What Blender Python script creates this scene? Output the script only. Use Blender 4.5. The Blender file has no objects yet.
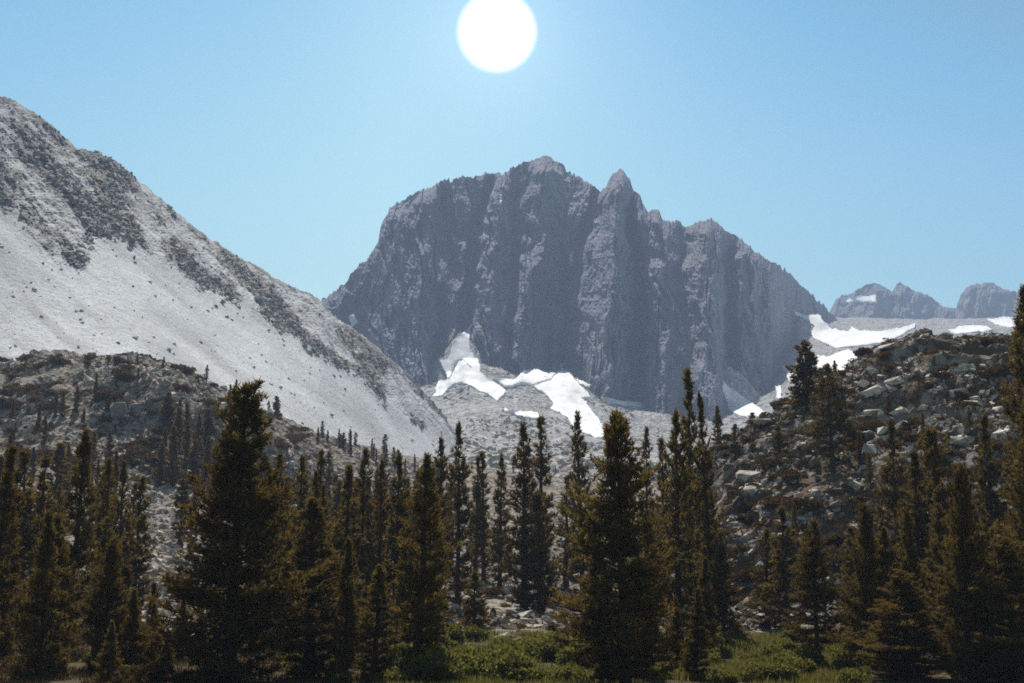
import bpy, bmesh, math, random
import numpy as np
from mathutils import Vector, Matrix
from mathutils.bvhtree import BVHTree

random.seed(7)
RNG = np.random.default_rng(7)
sc = bpy.context.scene
COL = sc.collection

# ------------------------------------------------------------------ camera
W, H = 1024, 683
F = 1280.0                              # focal length in picture widths*1024
CAM = np.array([0.0, 0.0, 5.0])
HORIZON = 590.0
PITCH = math.atan((HORIZON - H / 2) / F)
cam_data = bpy.data.cameras.new("camera")
cam_data.sensor_width = 36.0
cam_data.lens = F / W * 36.0
cam_data.clip_start = 0.5
cam_data.clip_end = 30000.0
cam = bpy.data.objects.new("camera", cam_data)
COL.objects.link(cam)
cam.location = CAM
cam.rotation_euler = (math.pi / 2 + PITCH, 0, 0)
sc.camera = cam

# ------------------------------------------------------------------ sky, sun, exposure
SUN_EL, SUN_AZ = math.radians(57), math.radians(-8)      # ahead, a little to the left, high
SUN_DIR = Vector((math.sin(SUN_AZ) * math.cos(SUN_EL), math.cos(SUN_AZ) * math.cos(SUN_EL), math.sin(SUN_EL)))
world = bpy.data.worlds.new("World")
sc.world = world
world.use_nodes = True
wn = world.node_tree
wn.nodes.clear()
sky = wn.nodes.new("ShaderNodeTexSky")
sky.sky_type = 'NISHITA'
sky.sun_disc = False
sky.sun_elevation = SUN_EL
sky.sun_rotation = SUN_AZ
sky.altitude = 3000
sky.air_density = 1.0
sky.dust_density = 1.0
sky.ozone_density = 1.0
tint = wn.nodes.new("ShaderNodeMix")
tint.data_type = 'RGBA'
tint.blend_type = 'MULTIPLY'
tint.inputs[0].default_value = 1.0
tint.inputs[7].default_value = (0.86, 1.12, 0.93, 1)
bg = wn.nodes.new("ShaderNodeBackground")
bg.inputs[1].default_value = 0.15
wout = wn.nodes.new("ShaderNodeOutputWorld")
# sky deepens north west and upwards; overhead dimmed and warmed to cut fill light
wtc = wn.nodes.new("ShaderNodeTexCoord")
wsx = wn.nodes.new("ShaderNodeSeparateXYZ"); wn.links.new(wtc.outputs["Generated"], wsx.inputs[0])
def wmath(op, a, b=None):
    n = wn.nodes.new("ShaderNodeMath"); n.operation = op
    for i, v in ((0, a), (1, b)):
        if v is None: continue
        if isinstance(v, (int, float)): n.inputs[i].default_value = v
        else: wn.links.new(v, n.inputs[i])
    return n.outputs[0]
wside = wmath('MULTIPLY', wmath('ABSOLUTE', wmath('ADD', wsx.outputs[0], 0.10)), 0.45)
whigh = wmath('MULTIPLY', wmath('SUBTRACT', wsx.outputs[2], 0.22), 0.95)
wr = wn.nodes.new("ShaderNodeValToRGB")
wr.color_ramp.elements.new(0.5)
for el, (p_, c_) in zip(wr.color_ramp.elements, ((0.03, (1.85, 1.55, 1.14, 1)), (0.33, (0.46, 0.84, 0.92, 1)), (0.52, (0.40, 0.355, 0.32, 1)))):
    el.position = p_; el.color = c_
wback = wmath('MULTIPLY', wmath('MAXIMUM', wmath('SUBTRACT', 0.15, wsx.outputs[1]), 0.0), 0.8)      # unseen sky behind the camera, darkened to deepen the shade facing it
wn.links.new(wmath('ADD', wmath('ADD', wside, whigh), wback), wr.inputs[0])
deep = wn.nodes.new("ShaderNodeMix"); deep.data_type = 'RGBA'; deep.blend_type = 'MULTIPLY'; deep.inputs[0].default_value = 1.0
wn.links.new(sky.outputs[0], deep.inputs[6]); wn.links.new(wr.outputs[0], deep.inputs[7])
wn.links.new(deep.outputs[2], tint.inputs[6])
# flare-like disc and glow painted into the sky, well below the lamp's sun
disc_dir = Vector(((497.0 - W / 2) / F, math.cos(PITCH) - (H / 2 - 32.0) / F * math.sin(PITCH), math.sin(PITCH) + (H / 2 - 32.0) / F * math.cos(PITCH))).normalized()
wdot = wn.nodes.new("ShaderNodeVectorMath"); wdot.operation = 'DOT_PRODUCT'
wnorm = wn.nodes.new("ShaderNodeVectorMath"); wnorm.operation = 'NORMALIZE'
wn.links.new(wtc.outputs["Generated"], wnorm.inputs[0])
wn.links.new(wnorm.outputs[0], wdot.inputs[0]); wdot.inputs[1].default_value = disc_dir
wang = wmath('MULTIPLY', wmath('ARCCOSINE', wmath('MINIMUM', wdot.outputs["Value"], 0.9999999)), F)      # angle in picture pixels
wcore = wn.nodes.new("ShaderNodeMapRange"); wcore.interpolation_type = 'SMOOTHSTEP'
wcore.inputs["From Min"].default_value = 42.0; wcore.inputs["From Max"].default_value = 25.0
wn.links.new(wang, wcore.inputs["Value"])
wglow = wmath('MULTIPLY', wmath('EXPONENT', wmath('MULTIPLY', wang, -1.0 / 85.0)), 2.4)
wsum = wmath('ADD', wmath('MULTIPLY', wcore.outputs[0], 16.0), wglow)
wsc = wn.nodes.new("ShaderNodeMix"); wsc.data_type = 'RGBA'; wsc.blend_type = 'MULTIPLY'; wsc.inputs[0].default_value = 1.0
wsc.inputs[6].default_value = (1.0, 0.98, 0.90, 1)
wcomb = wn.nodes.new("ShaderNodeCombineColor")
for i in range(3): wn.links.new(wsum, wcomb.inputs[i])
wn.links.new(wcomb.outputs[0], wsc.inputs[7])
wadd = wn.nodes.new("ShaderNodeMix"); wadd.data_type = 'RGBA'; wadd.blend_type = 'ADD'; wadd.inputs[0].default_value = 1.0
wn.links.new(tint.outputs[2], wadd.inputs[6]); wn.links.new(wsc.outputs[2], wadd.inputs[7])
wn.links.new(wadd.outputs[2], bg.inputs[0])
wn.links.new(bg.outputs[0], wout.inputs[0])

sun_data = bpy.data.lights.new("sun_lamp", 'SUN')
sun_data.energy = 5.0
sun_data.angle = math.radians(0.5)
sun_data.color = (1.0, 0.94, 0.84)
sun_lamp = bpy.data.objects.new("sun_lamp", sun_data)
COL.objects.link(sun_lamp)
sun_lamp.location = (-200, 400, 900)
sun_lamp.rotation_euler = (-SUN_DIR).to_track_quat('-Z', 'Y').to_euler()

sc.view_settings.view_transform = 'Standard'
sc.view_settings.look = 'None'
sc.view_settings.gamma = 1.0
sc.view_settings.use_curve_mapping = False
sc.view_settings.exposure = 0.73
sc.cycles.filter_width = 1.75
sc.cycles.max_bounces = 6
sc.cycles.diffuse_bounces = 3
sc.cycles.transmission_bounces = 4
sc.cycles.volume_bounces = 0
sc.cycles.use_denoising = False

# ------------------------------------------------------------------ helpers
CP, SP = math.cos(PITCH), math.sin(PITCH)

def rays(px, py):
    px = np.asarray(px, float); py = np.asarray(py, float)
    a = (px - W / 2) / F; b = (H / 2 - py) / F
    return np.stack(np.broadcast_arrays(a, CP - b * SP, SP + b * CP), -1)

def at(px, py, Y):
    """world point seen at picture position (px, py) at depth Y"""
    d = rays(px, py)
    t = np.asarray(Y, float) / d[..., 1]
    return CAM + d * t[..., None]

def zz(py, Y):
    b = (H / 2 - np.asarray(py, float)) / F
    return CAM[2] + Y * (SP + b * CP) / (CP - b * SP)

def project(p):
    p = np.asarray(p, float) - CAM
    fwd = p[..., 1] * CP + p[..., 2] * SP
    up = -p[..., 1] * SP + p[..., 2] * CP
    return W / 2 + F * p[..., 0] / fwd, H / 2 - F * up / fwd

def _hash(ix, iy, iz, seed):
    h = (ix.astype(np.int64) * 374761393 + iy.astype(np.int64) * 668265263 + iz.astype(np.int64) * 2147483647 + seed * 974711) & 0xFFFFFFFF
    h = ((h ^ (h >> 13)) * 1274126177) & 0xFFFFFFFF
    h = ((h ^ (h >> 16)) * 2246822519) & 0xFFFFFFFF
    return ((h ^ (h >> 15)) & 0xFFFFFF) / float(0xFFFFFF)

def noise2(x, y, seed=0):
    """smooth value noise in -1..1"""
    x = np.asarray(x, float); y = np.asarray(y, float)
    x, y = np.broadcast_arrays(x, y)
    ix = np.floor(x); iy = np.floor(y)
    fx = x - ix; fy = y - iy
    fx = fx * fx * fx * (fx * (fx * 6 - 15) + 10); fy = fy * fy * fy * (fy * (fy * 6 - 15) + 10)
    z = np.zeros_like(ix)
    a = _hash(ix, iy, z, seed); b = _hash(ix + 1, iy, z, seed)
    c = _hash(ix, iy + 1, z, seed); d = _hash(ix + 1, iy + 1, z, seed)
    return 2 * ((a * (1 - fx) + b * fx) * (1 - fy) + (c * (1 - fx) + d * fx) * fy) - 1

def fbm(x, y, octv=4, seed=0, gain=0.5, lac=2.03):
    s = 0; amp = 1; tot = 0
    c, sn = math.cos(0.6), math.sin(0.6)
    for o in range(octv):
        s = s + amp * noise2(x, y, seed + o * 17)
        tot += amp; amp *= gain
        x, y = (x * c - y * sn) * lac + 3.1, (x * sn + y * c) * lac + 7.7
    return s / tot

def fbm_ax(x, y, octv=4, seed=0, gain=0.5, lac=2.0):
    """axis aligned, keeps a stretch"""
    s = 0; amp = 1; tot = 0
    for o in range(octv):
        s = s + amp * noise2(x + o * 13.7, y + o * 5.3, seed + o * 31)
        tot += amp; amp *= gain; x = x * lac; y = y * lac
    return s / tot

def ridged(x, y, octv=4, seed=0, gain=0.5, lac=2.0):
    s = 0; amp = 1; tot = 0
    for o in range(octv):
        s = s + amp * (1 - np.abs(noise2(x + o * 9.1, y + o * 4.7, seed + o * 23)) * 2)
        tot += amp; amp *= gain; x = x * lac; y = y * lac
    return s / tot

def smooth01(x):
    x = np.clip(x, 0, 1)
    return x * x * (3 - 2 * x)

def link(o):
    COL.objects.link(o)
    return o

def mesh_np(name, V, Fc, mat=None, smooth=False, parent=None, attrs=None):
    """V (n,3); Fc (m,k) faces of k corners"""
    me = bpy.data.meshes.new(name)
    V = np.ascontiguousarray(V, dtype=np.float32).reshape(-1, 3)
    Fc = np.ascontiguousarray(Fc, dtype=np.int32)
    k = Fc.shape[1]
    me.vertices.add(len(V)); me.vertices.foreach_set("co", V.ravel())
    me.loops.add(Fc.size); me.loops.foreach_set("vertex_index", Fc.ravel())
    me.polygons.add(len(Fc))
    me.polygons.foreach_set("loop_start", np.arange(0, Fc.size, k, dtype=np.int32))
    me.polygons.foreach_set("use_smooth", np.full(len(Fc), smooth, dtype=bool))
    if attrs:
        for an, av in attrs.items():
            at_ = me.attributes.new(an, 'FLOAT', 'POINT')
            at_.data.foreach_set("value", np.ascontiguousarray(av, dtype=np.float32).ravel())
    me.update(calc_edges=True)
    if mat: me.materials.append(mat)
    o = bpy.data.objects.new(name, me)
    link(o)
    if parent: o.parent = parent
    return o

def grid_faces(n, m, keep=None):
    i = np.arange(n * m).reshape(n, m)
    q = np.stack([i[:-1, :-1], i[:-1, 1:], i[1:, 1:], i[1:, :-1]], -1)
    if keep is not None: return q[keep]
    return q.reshape(-1, 4)

def tag(o, label=None, cat=None, group=None, kind=None):
    if label: o["label"] = label
    if cat: o["category"] = cat
    if group: o["group"] = group
    if kind: o["kind"] = kind
    return o

def table(cols, rows, T, px, Y):
    """bilinear look-up: T[row][col]"""
    T = np.asarray(T, float); cols = np.asarray(cols, float); rows = np.asarray(rows, float)
    fi = np.interp(px, cols, np.arange(len(cols))); fj = np.interp(Y, rows, np.arange(len(rows)))
    i = np.clip(np.floor(fi).astype(int), 0, len(cols) - 2); j = np.clip(np.floor(fj).astype(int), 0, len(rows) - 2)
    u = fi - i; v = fj - j
    return (T[j, i] * (1 - u) + T[j, i + 1] * u) * (1 - v) + (T[j + 1, i] * (1 - u) + T[j + 1, i + 1] * u) * v

def blur(a, n, axis):
    for _ in range(n):
        p = np.concatenate([np.take(a, [0], axis), a, np.take(a, [-1], axis)], axis)
        L = a.shape[axis]
        a = (np.take(p, range(0, L), axis) + 2 * np.take(p, range(1, L + 1), axis) + np.take(p, range(2, L + 2), axis)) / 4
    return a

# ------------------------------------------------------------------ materials
def new_mat(name):
    m = bpy.data.materials.new(name); m.use_nodes = True
    nt = m.node_tree
    p = nt.nodes["Principled BSDF"]
    p.inputs["Specular IOR Level"].default_value = 0.2
    return m, nt, p

def N(nt, t, **kw):
    n = nt.nodes.new(t)
    for k, v in kw.items(): setattr(n, k, v)
    return n

def noise_node(nt, vec, scale, detail=5, rough=0.6):
    n = N(nt, "ShaderNodeTexNoise"); n.inputs["Scale"].default_value = scale
    n.inputs["Detail"].default_value = detail; n.inputs["Roughness"].default_value = rough
    nt.links.new(vec, n.inputs["Vector"])
    return n.outputs["Fac"]

def ramp(nt, fac, stops, interp='LINEAR'):
    r = N(nt, "ShaderNodeValToRGB"); r.color_ramp.interpolation = interp
    e = r.color_ramp.elements
    while len(e) < len(stops): e.new(0.5)
    for el, (p, c) in zip(e, stops):
        el.position = p; el.color = (*c, 1) if len(c) == 3 else c
    nt.links.new(fac, r.inputs[0])
    return r.outputs[0]

def mix(nt, fac, a, b, mode='MIX'):
    n = N(nt, "ShaderNodeMix", data_type='RGBA', blend_type=mode)
    if isinstance(fac, (int, float)): n.inputs[0].default_value = fac
    else: nt.links.new(fac, n.inputs[0])
    for s, v in ((6, a), (7, b)):
        if isinstance(v, tuple): n.inputs[s].default_value = (*v, 1)
        else: nt.links.new(v, n.inputs[s])
    return n.outputs[2]

def math_n(nt, op, a, b=None, clamp=False):
    n = N(nt, "ShaderNodeMath", operation=op, use_clamp=clamp)
    for s, v in ((0, a), (1, b)):
        if v is None: continue
        if isinstance(v, (int, float)): n.inputs[s].default_value = v
        else: nt.links.new(v, n.inputs[s])
    return n.outputs[0]

def mapped(nt, scale=(1, 1, 1)):
    g = N(nt, "ShaderNodeNewGeometry")
    mp = N(nt, "ShaderNodeMapping"); mp.inputs["Scale"].default_value = scale
    nt.links.new(g.outputs["Position"], mp.inputs["Vector"])
    return mp.outputs[0]

def bump(nt, p, h, strength, dist):
    b = N(nt, "ShaderNodeBump"); b.inputs["Strength"].default_value = strength; b.inputs["Distance"].default_value = dist
    nt.links.new(h, b.inputs["Height"]); nt.links.new(b.outputs[0], p.inputs["Normal"])

def attr(nt, name):
    a = N(nt, "ShaderNodeAttribute"); a.attribute_name = name
    return a.outputs["Fac"]

def mat_crag(name, base, light, dark, brown):
    m, nt, p = new_mat(name); p.inputs["Roughness"].default_value = 0.9
    v = mapped(nt, (1, 1, 0.35)); v2 = mapped(nt, (1, 1, 0.3))
    streak = noise_node(nt, v2, 0.06, 6, 0.7)
    blotch = noise_node(nt, v, 0.012, 6, 0.65)
    fine = noise_node(nt, v, 0.15, 6, 0.75)
    c = ramp(nt, blotch, [(0.38, tuple(0.75 * q for q in base)), (0.5, base), (0.58, light)])
    c = mix(nt, ramp(nt, streak, [(0.42, (1, 1, 1)), (0.62, (0, 0, 0))]), c, dark)
    br = noise_node(nt, mapped(nt, (1, 1, 1)), 0.008, 4, 0.6)
    c = mix(nt, ramp(nt, br, [(0.5, (0, 0, 0)), (0.66, (0.8, 0.8, 0.8))]), c, brown)
    c = mix(nt, 1.0, c, ramp(nt, fine, [(0.3, (0.6, 0.6, 0.6)), (0.55, (1.0, 1.0, 1.0)), (0.7, (1.5, 1.5, 1.5))]), 'MULTIPLY')
    nt.links.new(c, p.inputs["Base Color"])
    bump(nt, p, fine, 0.8, 6.0)
    return m

M = {}
M['crag'] = mat_crag('crag_granite', (0.275, 0.29, 0.37), (0.38, 0.40, 0.475), (0.145, 0.15, 0.195), (0.25, 0.24, 0.265))
M['far'] = mat_crag('far_granite', (0.22, 0.225, 0.27), (0.36, 0.36, 0.39), (0.11, 0.11, 0.135), (0.18, 0.17, 0.165))

def mat_talus():
    m, nt, p = new_mat('talus_granite'); p.inputs["Roughness"].default_value = 0.95
    v = mapped(nt)
    big = noise_node(nt, v, 0.02, 5, 0.6)
    mid = noise_node(nt, v, 0.35, 5, 0.8)
    fine = noise_node(nt, v, 1.3, 3, 0.8)
    scree = ramp(nt, big, [(0.35, (0.46, 0.465, 0.475)), (0.65, (0.57, 0.575, 0.59))])
    scree = mix(nt, 1.0, scree, ramp(nt, mid, [(0.3, (0.72, 0.71, 0.70)), (0.5, (1, 1, 1)), (0.7, (1.22, 1.22, 1.22))]), 'MULTIPLY')
    scree = mix(nt, 1.0, scree, ramp(nt, attr(nt, 'run'), [(0.25, (0.80, 0.795, 0.79)), (0.5, (1, 1, 1)), (0.75, (1.12, 1.12, 1.12))]), 'MULTIPLY')
    rocks = ramp(nt, mid, [(0.34, (0.085, 0.07, 0.065)), (0.50, (0.18, 0.16, 0.15)), (0.60, (0.32, 0.30, 0.29)), (0.7, (0.62, 0.61, 0.60))])
    mask = math_n(nt, 'ADD', attr(nt, 'rock'), math_n(nt, 'MULTIPLY', math_n(nt, 'SUBTRACT', noise_node(nt, v, 0.09, 5, 0.75), 0.5), 1.6))
    mask = ramp(nt, mask, [(0.52, (0, 0, 0)), (0.72, (1, 1, 1))])
    c = mix(nt, mask, scree, rocks)
    c = mix(nt, 1.0, c, ramp(nt, fine, [(0.3, (0.78, 0.78, 0.78)), (0.65, (1.16, 1.16, 1.16))]), 'MULTIPLY')
    nt.links.new(c, p.inputs["Base Color"])
    bump(nt, p, mid, 0.7, 1.2)
    return m
M['talus'] = mat_talus()

def mat_ground(name, stone, soil, grass, s=1.0):
    """rubble of pale stones in soil with dry grass; attribute 'veg' grows the plants' share"""
    m, nt, p = new_mat(name); p.inputs["Roughness"].default_value = 0.95
    v = mapped(nt)
    vo = N(nt, "ShaderNodeTexVoronoi"); vo.inputs["Scale"].default_value = 0.8 * s; vo.inputs["Randomness"].default_value = 1.0
    nt.links.new(v, vo.inputs["Vector"])
    patch = noise_node(nt, v, 0.11 * s, 5, 0.7)
    fine = noise_node(nt, v, 2.2 * s, 4, 0.7)
    sepc = N(nt, "ShaderNodeSeparateColor"); nt.links.new(vo.outputs["Color"], sepc.inputs[0])
    st = mix(nt, sepc.outputs[0], tuple(c * 0.62 for c in stone), tuple(min(0.62, c * 1.35) for c in stone))
    st = mix(nt, 1.0, st, ramp(nt, fine, [(0.3, (0.7, 0.7, 0.7)), (0.7, (1.2, 1.2, 1.2))]), 'MULTIPLY')
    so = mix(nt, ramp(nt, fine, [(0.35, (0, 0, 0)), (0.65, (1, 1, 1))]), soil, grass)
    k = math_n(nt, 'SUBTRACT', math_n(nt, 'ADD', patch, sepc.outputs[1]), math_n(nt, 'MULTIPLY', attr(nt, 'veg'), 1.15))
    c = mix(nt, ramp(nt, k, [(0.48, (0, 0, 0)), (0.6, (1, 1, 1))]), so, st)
    nt.links.new(c, p.inputs["Base Color"])
    bump(nt, p, math_n(nt, 'ADD', vo.outputs["Distance"], fine), 0.8, 0.5 / s)
    return m
M['ground'] = mat_ground('rubble_ground', (0.27, 0.235, 0.20), (0.06, 0.038, 0.02), (0.09, 0.07, 0.025))
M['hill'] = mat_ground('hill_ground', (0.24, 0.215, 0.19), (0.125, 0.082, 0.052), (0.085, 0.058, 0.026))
M['moraine'] = mat_ground('moraine_rubble', (0.40, 0.39, 0.385), (0.26, 0.245, 0.23), (0.21, 0.19, 0.16), 0.25)

def mat_rock(name, a, b, lich):
    m, nt, p = new_mat(name); p.inputs["Roughness"].default_value = 0.85
    tc = N(nt, "ShaderNodeTexCoord")
    g = N(nt, "ShaderNodeNewGeometry")
    n1 = noise_node(nt, g.outputs["Position"], 0.9, 6, 0.7)
    n2 = noise_node(nt, g.outputs["Position"], 6.0, 5, 0.7)
    isl = g.outputs["Random Per Island"]
    c = mix(nt, ramp(nt, isl, [(0.0, (0, 0, 0)), (0.55, (0.25, 0.25, 0.25)), (0.75, (0.8, 0.8, 0.8)), (1.0, (1, 1, 1))]), a, b)
    c = mix(nt, ramp(nt, n1, [(0.45, (0, 0, 0)), (0.62, (1, 1, 1))]), c, lich)
    c = mix(nt, 1.0, c, ramp(nt, n2, [(0.3, (0.65, 0.65, 0.65)), (0.7, (1.25, 1.25, 1.25))]), 'MULTIPLY')
    nt.links.new(c, p.inputs["Base Color"])
    bump(nt, p, n2, 0.6, 0.15)
    return m
M['rock'] = mat_rock('granite_boulder', (0.12, 0.082, 0.055), (0.62, 0.575, 0.51), (0.10, 0.062, 0.036))
M['scree_stone'] = mat_rock('scree_stone', (0.22, 0.215, 0.215), (0.56, 0.56, 0.565), (0.36, 0.355, 0.35))
M['ridge_rock'] = mat_rock('ridge_block', (0.15, 0.135, 0.13), (0.6, 0.595, 0.59), (0.30, 0.28, 0.27))
M['rock_pale'] = mat_rock('pale_granite_boulder', (0.56, 0.515, 0.455), (0.66, 0.615, 0.55), (0.22, 0.165, 0.115))
M['rock_far'] = mat_rock('granite_block', (0.32, 0.275, 0.23), (0.64, 0.60, 0.55), (0.18, 0.135, 0.10))

def mat_foliage(name, c1, c2, c3, trans=0.2, nscale=0.7):
    m, nt, p = new_mat(name); p.inputs["Roughness"].default_value = 0.8
    p.inputs["Specular IOR Level"].default_value = 0.1
    oi = N(nt, "ShaderNodeObjectInfo"); tc = N(nt, "ShaderNodeTexCoord")
    g = N(nt, "ShaderNodeNewGeometry")
    n1 = noise_node(nt, tc.outputs["Object"], nscale, 4, 0.7)
    c = mix(nt, ramp(nt, n1, [(0.35, (0, 0, 0)), (0.65, (1, 1, 1))]), c1, c2)
    c = mix(nt, math_n(nt, 'MULTIPLY', oi.outputs["Random"], 0.6), c, c3)
    c = mix(nt, 1.0, c, ramp(nt, g.outputs["Random Per Island"], [(0.0, (0.6, 0.6, 0.6)), (1.0, (1.4, 1.4, 1.4))]), 'MULTIPLY')
    nt.links.new(c, p.inputs["Base Color"])
    tr = N(nt, "ShaderNodeBsdfTranslucent"); nt.links.new(c, tr.inputs[0])
    ms = N(nt, "ShaderNodeMixShader"); ms.inputs[0].default_value = trans
    nt.links.new(p.outputs[0], ms.inputs[1]); nt.links.new(tr.outputs[0], ms.inputs[2])
    out = [n for n in nt.nodes if n.type == 'OUTPUT_MATERIAL'][0]
    nt.links.new(ms.outputs[0], out.inputs[0])
    return m
M['needles'] = mat_foliage('pine_needles', (0.12, 0.08, 0.018), (0.19, 0.132, 0.031), (0.09, 0.056, 0.012), 0.52)
M['willow'] = mat_foliage('willow_leaves', (0.13, 0.14, 0.024), (0.185, 0.175, 0.04), (0.14, 0.115, 0.025), 0.48, 1.5)
M['shrub'] = mat_foliage('dry_shrub_leaves', (0.085, 0.048, 0.013), (0.12, 0.074, 0.02), (0.06, 0.034, 0.01), 0.3, 1.5)
M['grass'] = mat_foliage('meadow_grass', (0.15, 0.15, 0.028), (0.20, 0.185, 0.05), (0.16, 0.13, 0.035), 0.48, 0.2)

def mat_bark():
    m, nt, p = new_mat('pine_bark'); p.inputs["Roughness"].default_value = 0.95
    tc = N(nt, "ShaderNodeTexCoord")
    mp = N(nt, "ShaderNodeMapping"); mp.inputs["Scale"].default_value = (6, 6, 1)
    nt.links.new(tc.outputs["Object"], mp.inputs[0])
    n = noise_node(nt, mp.outputs[0], 2.0, 5, 0.7)
    nt.links.new(ramp(nt, n, [(0.35, (0.035, 0.02, 0.012)), (0.65, (0.09, 0.058, 0.036))]), p.inputs["Base Color"])
    bump(nt, p, n, 0.6, 0.05)
    return m
M['bark'] = mat_bark()

def mat_snow():
    m, nt, p = new_mat('old_snow'); p.inputs["Roughness"].default_value = 0.7
    v = mapped(nt)
    n = noise_node(nt, v, 0.08, 5, 0.7)
    nt.links.new(ramp(nt, n, [(0.30, (0.55, 0.54, 0.53)), (0.42, (0.80, 0.80, 0.81)), (0.6, (0.88, 0.88, 0.88))]), p.inputs["Base Color"])
    bump(nt, p, n, 0.3, 1.5)
    return m
M['snow'] = mat_snow()

# ------------------------------------------------------------------ the big mountain
def build_massif(name, ridge, base, depth_ridge, depth_base, step_x, rows, mat, relief, jag, seed, back_run, back_drop, prof=1.25, haze_lab=None):
    rx, ry = np.array(ridge, float).T
    px = np.arange(rx[0], rx[-1] + 1e-6, step_x)
    pr = np.interp(px, rx, ry)
    pr0 = pr
    # small broken teeth along the skyline
    pr = pr + jag * (1.6 * np.abs(noise2(px / 4.3, px * 0, seed)) - 0.8 + 1.1 * np.abs(noise2(px / 1.9, px * 0 + 4, seed + 1)) - 0.5) * (0.6 + 0.6 * noise2(px / 14, px * 0 + 2, seed + 3))
    bx, by = np.array(base, float).T
    pb = np.interp(px, bx, by)
    dr = np.interp(px, *np.array(depth_ridge, float).T)
    db = np.interp(px, *np.array(depth_base, float).T)
    dr = blur(dr, 40, 0); db = blur(db, 25, 0)
    v = np.linspace(0, 1, rows)
    PX, Vv = np.meshgrid(px, v)
    PY = pb + (pr0 - pb) * Vv + (pr - pr0) * Vv ** 14
    Yd = db + (dr - db) * Vv ** prof
    D = relief(PX, PY, Vv)
    Yd = Yd - D * np.clip((1 - Vv) / 0.06, 0.0, 1.0) ** 0.5
    P = at(PX, PY, Yd)
    # the back of the mountain
    backs = []
    top = P[-1]
    for k in range(1, 13):
        q = top.copy()
        f = k / 12
        q[:, 1] += back_run * f
        q[:, 2] -= back_drop * f ** 1.1 * (1 + 0.12 * noise2(px / 12, px * 0 + k, seed + 9))
        q[:, 0] += 10 * noise2(px / 15, px * 0 + k * 0.7, seed + 5)
        backs.append(q)
    P = np.concatenate([P, np.array(backs)], 0)
    n, mm = P.shape[:2]
    o = mesh_np(name, P.reshape(-1, 3), grid_faces(n, mm), M[mat], smooth=False)
    return o, P

RIDGE = [(296, 330), (310, 316), (322, 300), (335, 291), (345, 284), (352, 273), (360, 265), (367, 260), (372, 252), (378, 242), (381, 226), (390, 208),
         (398, 203), (407, 198), (421, 190), (432, 186), (443, 181), (452, 180), (461, 176), (470, 178), (478, 176), (485, 173), (494, 175), (504, 173),
         (511, 169), (517, 165), (530, 161), (540, 158), (546, 156), (556, 161), (563, 164), (567, 171), (577, 177), (584, 181), (591, 184), (597, 190), (601, 193),
         (604, 189), (609, 181), (613, 173), (617, 172), (620, 168), (624, 171), (626, 175), (630, 179), (632, 186), (634, 191), (640, 195), (643, 204), (648, 212), (654, 209),
         (659, 210), (663, 221), (672, 222), (680, 221), (686, 228), (693, 224), (699, 219), (712, 219), (718, 222), (725, 231), (736, 235), (745, 242),
         (755, 251), (766, 259), (772, 262), (781, 266), (790, 275), (800, 284), (811, 296), (818, 300), (825, 306), (836, 318), (850, 335)]
BASE = [(296, 470), (420, 430), (450, 395), (500, 392), (560, 380), (620, 412), (680, 440), (722, 446), (735, 425), (768, 418), (782, 392), (790, 345), (797, 320), (825, 322), (850, 345)]
D_RIDGE = [(296, 1900), (360, 1970), (390, 2030), (470, 2080), (545, 2120), (590, 2110), (622, 2000), (660, 2020), (700, 2030), (770, 2100), (800, 2560), (850, 2800)]
D_BASE = [(296, 1760), (380, 1740), (450, 1770), (500, 1800), (560, 1830), (600, 1760), (660, 1660), (715, 1640), (735, 1790), (770, 1920), (797, 2480), (850, 2760)]
RIBS = [  # path, half width px, height m (negative: gully)
    ([(393, 205), (398, 260), (392, 330), (400, 400)], 26, 55),
    ([(432, 186), (425, 260), (418, 330), (425, 400)], 20, 40),
    ([(445, 185), (450, 250), (448, 330), (440, 380)], 12, -35),
    ([(490, 180), (478, 230), (470, 290), (466, 350), (452, 380)], 9, -60),
    ([(505, 180), (498, 240), (490, 300), (492, 380)], 20, 45),
    ([(540, 165), (545, 240), (525, 310), (520, 372)], 22, 48),
    ([(520, 190), (517, 260), (508, 330), (506, 376)], 8, -32),
    ([(566, 255), (565, 300), (563, 345), (561, 378)], 6, -75),
    ([(600, 194), (588, 225), (575, 255), (566, 290)], 9, -55),
    ([(592, 240), (588, 300), (585, 350), (590, 385)], 16, 30),
    ([(621, 172), (618, 230), (608, 300), (606, 395)], 21, 85),
    ([(597, 196), (584, 240), (574, 300), (572, 380)], 7, -45),
    ([(632, 205), (641, 270), (639, 340), (637, 410)], 8, -80),
    ([(655, 212), (664, 260), (660, 330), (664, 420)], 18, 45),
    ([(676, 228), (690, 300), (690, 360), (686, 430)], 10, -30),
    ([(706, 222), (700, 290), (705, 360), (710, 440)], 24, 50),
    ([(726, 250), (730, 330), (728, 400)], 10, -50),
    ([(745, 246), (752, 300), (750, 380)], 16, 30),
    ([(775, 266), (776, 320), (772, 390)], 14, 30),
    ([(352, 280), (352, 330), (370, 380)], 14, -25),
]
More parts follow.
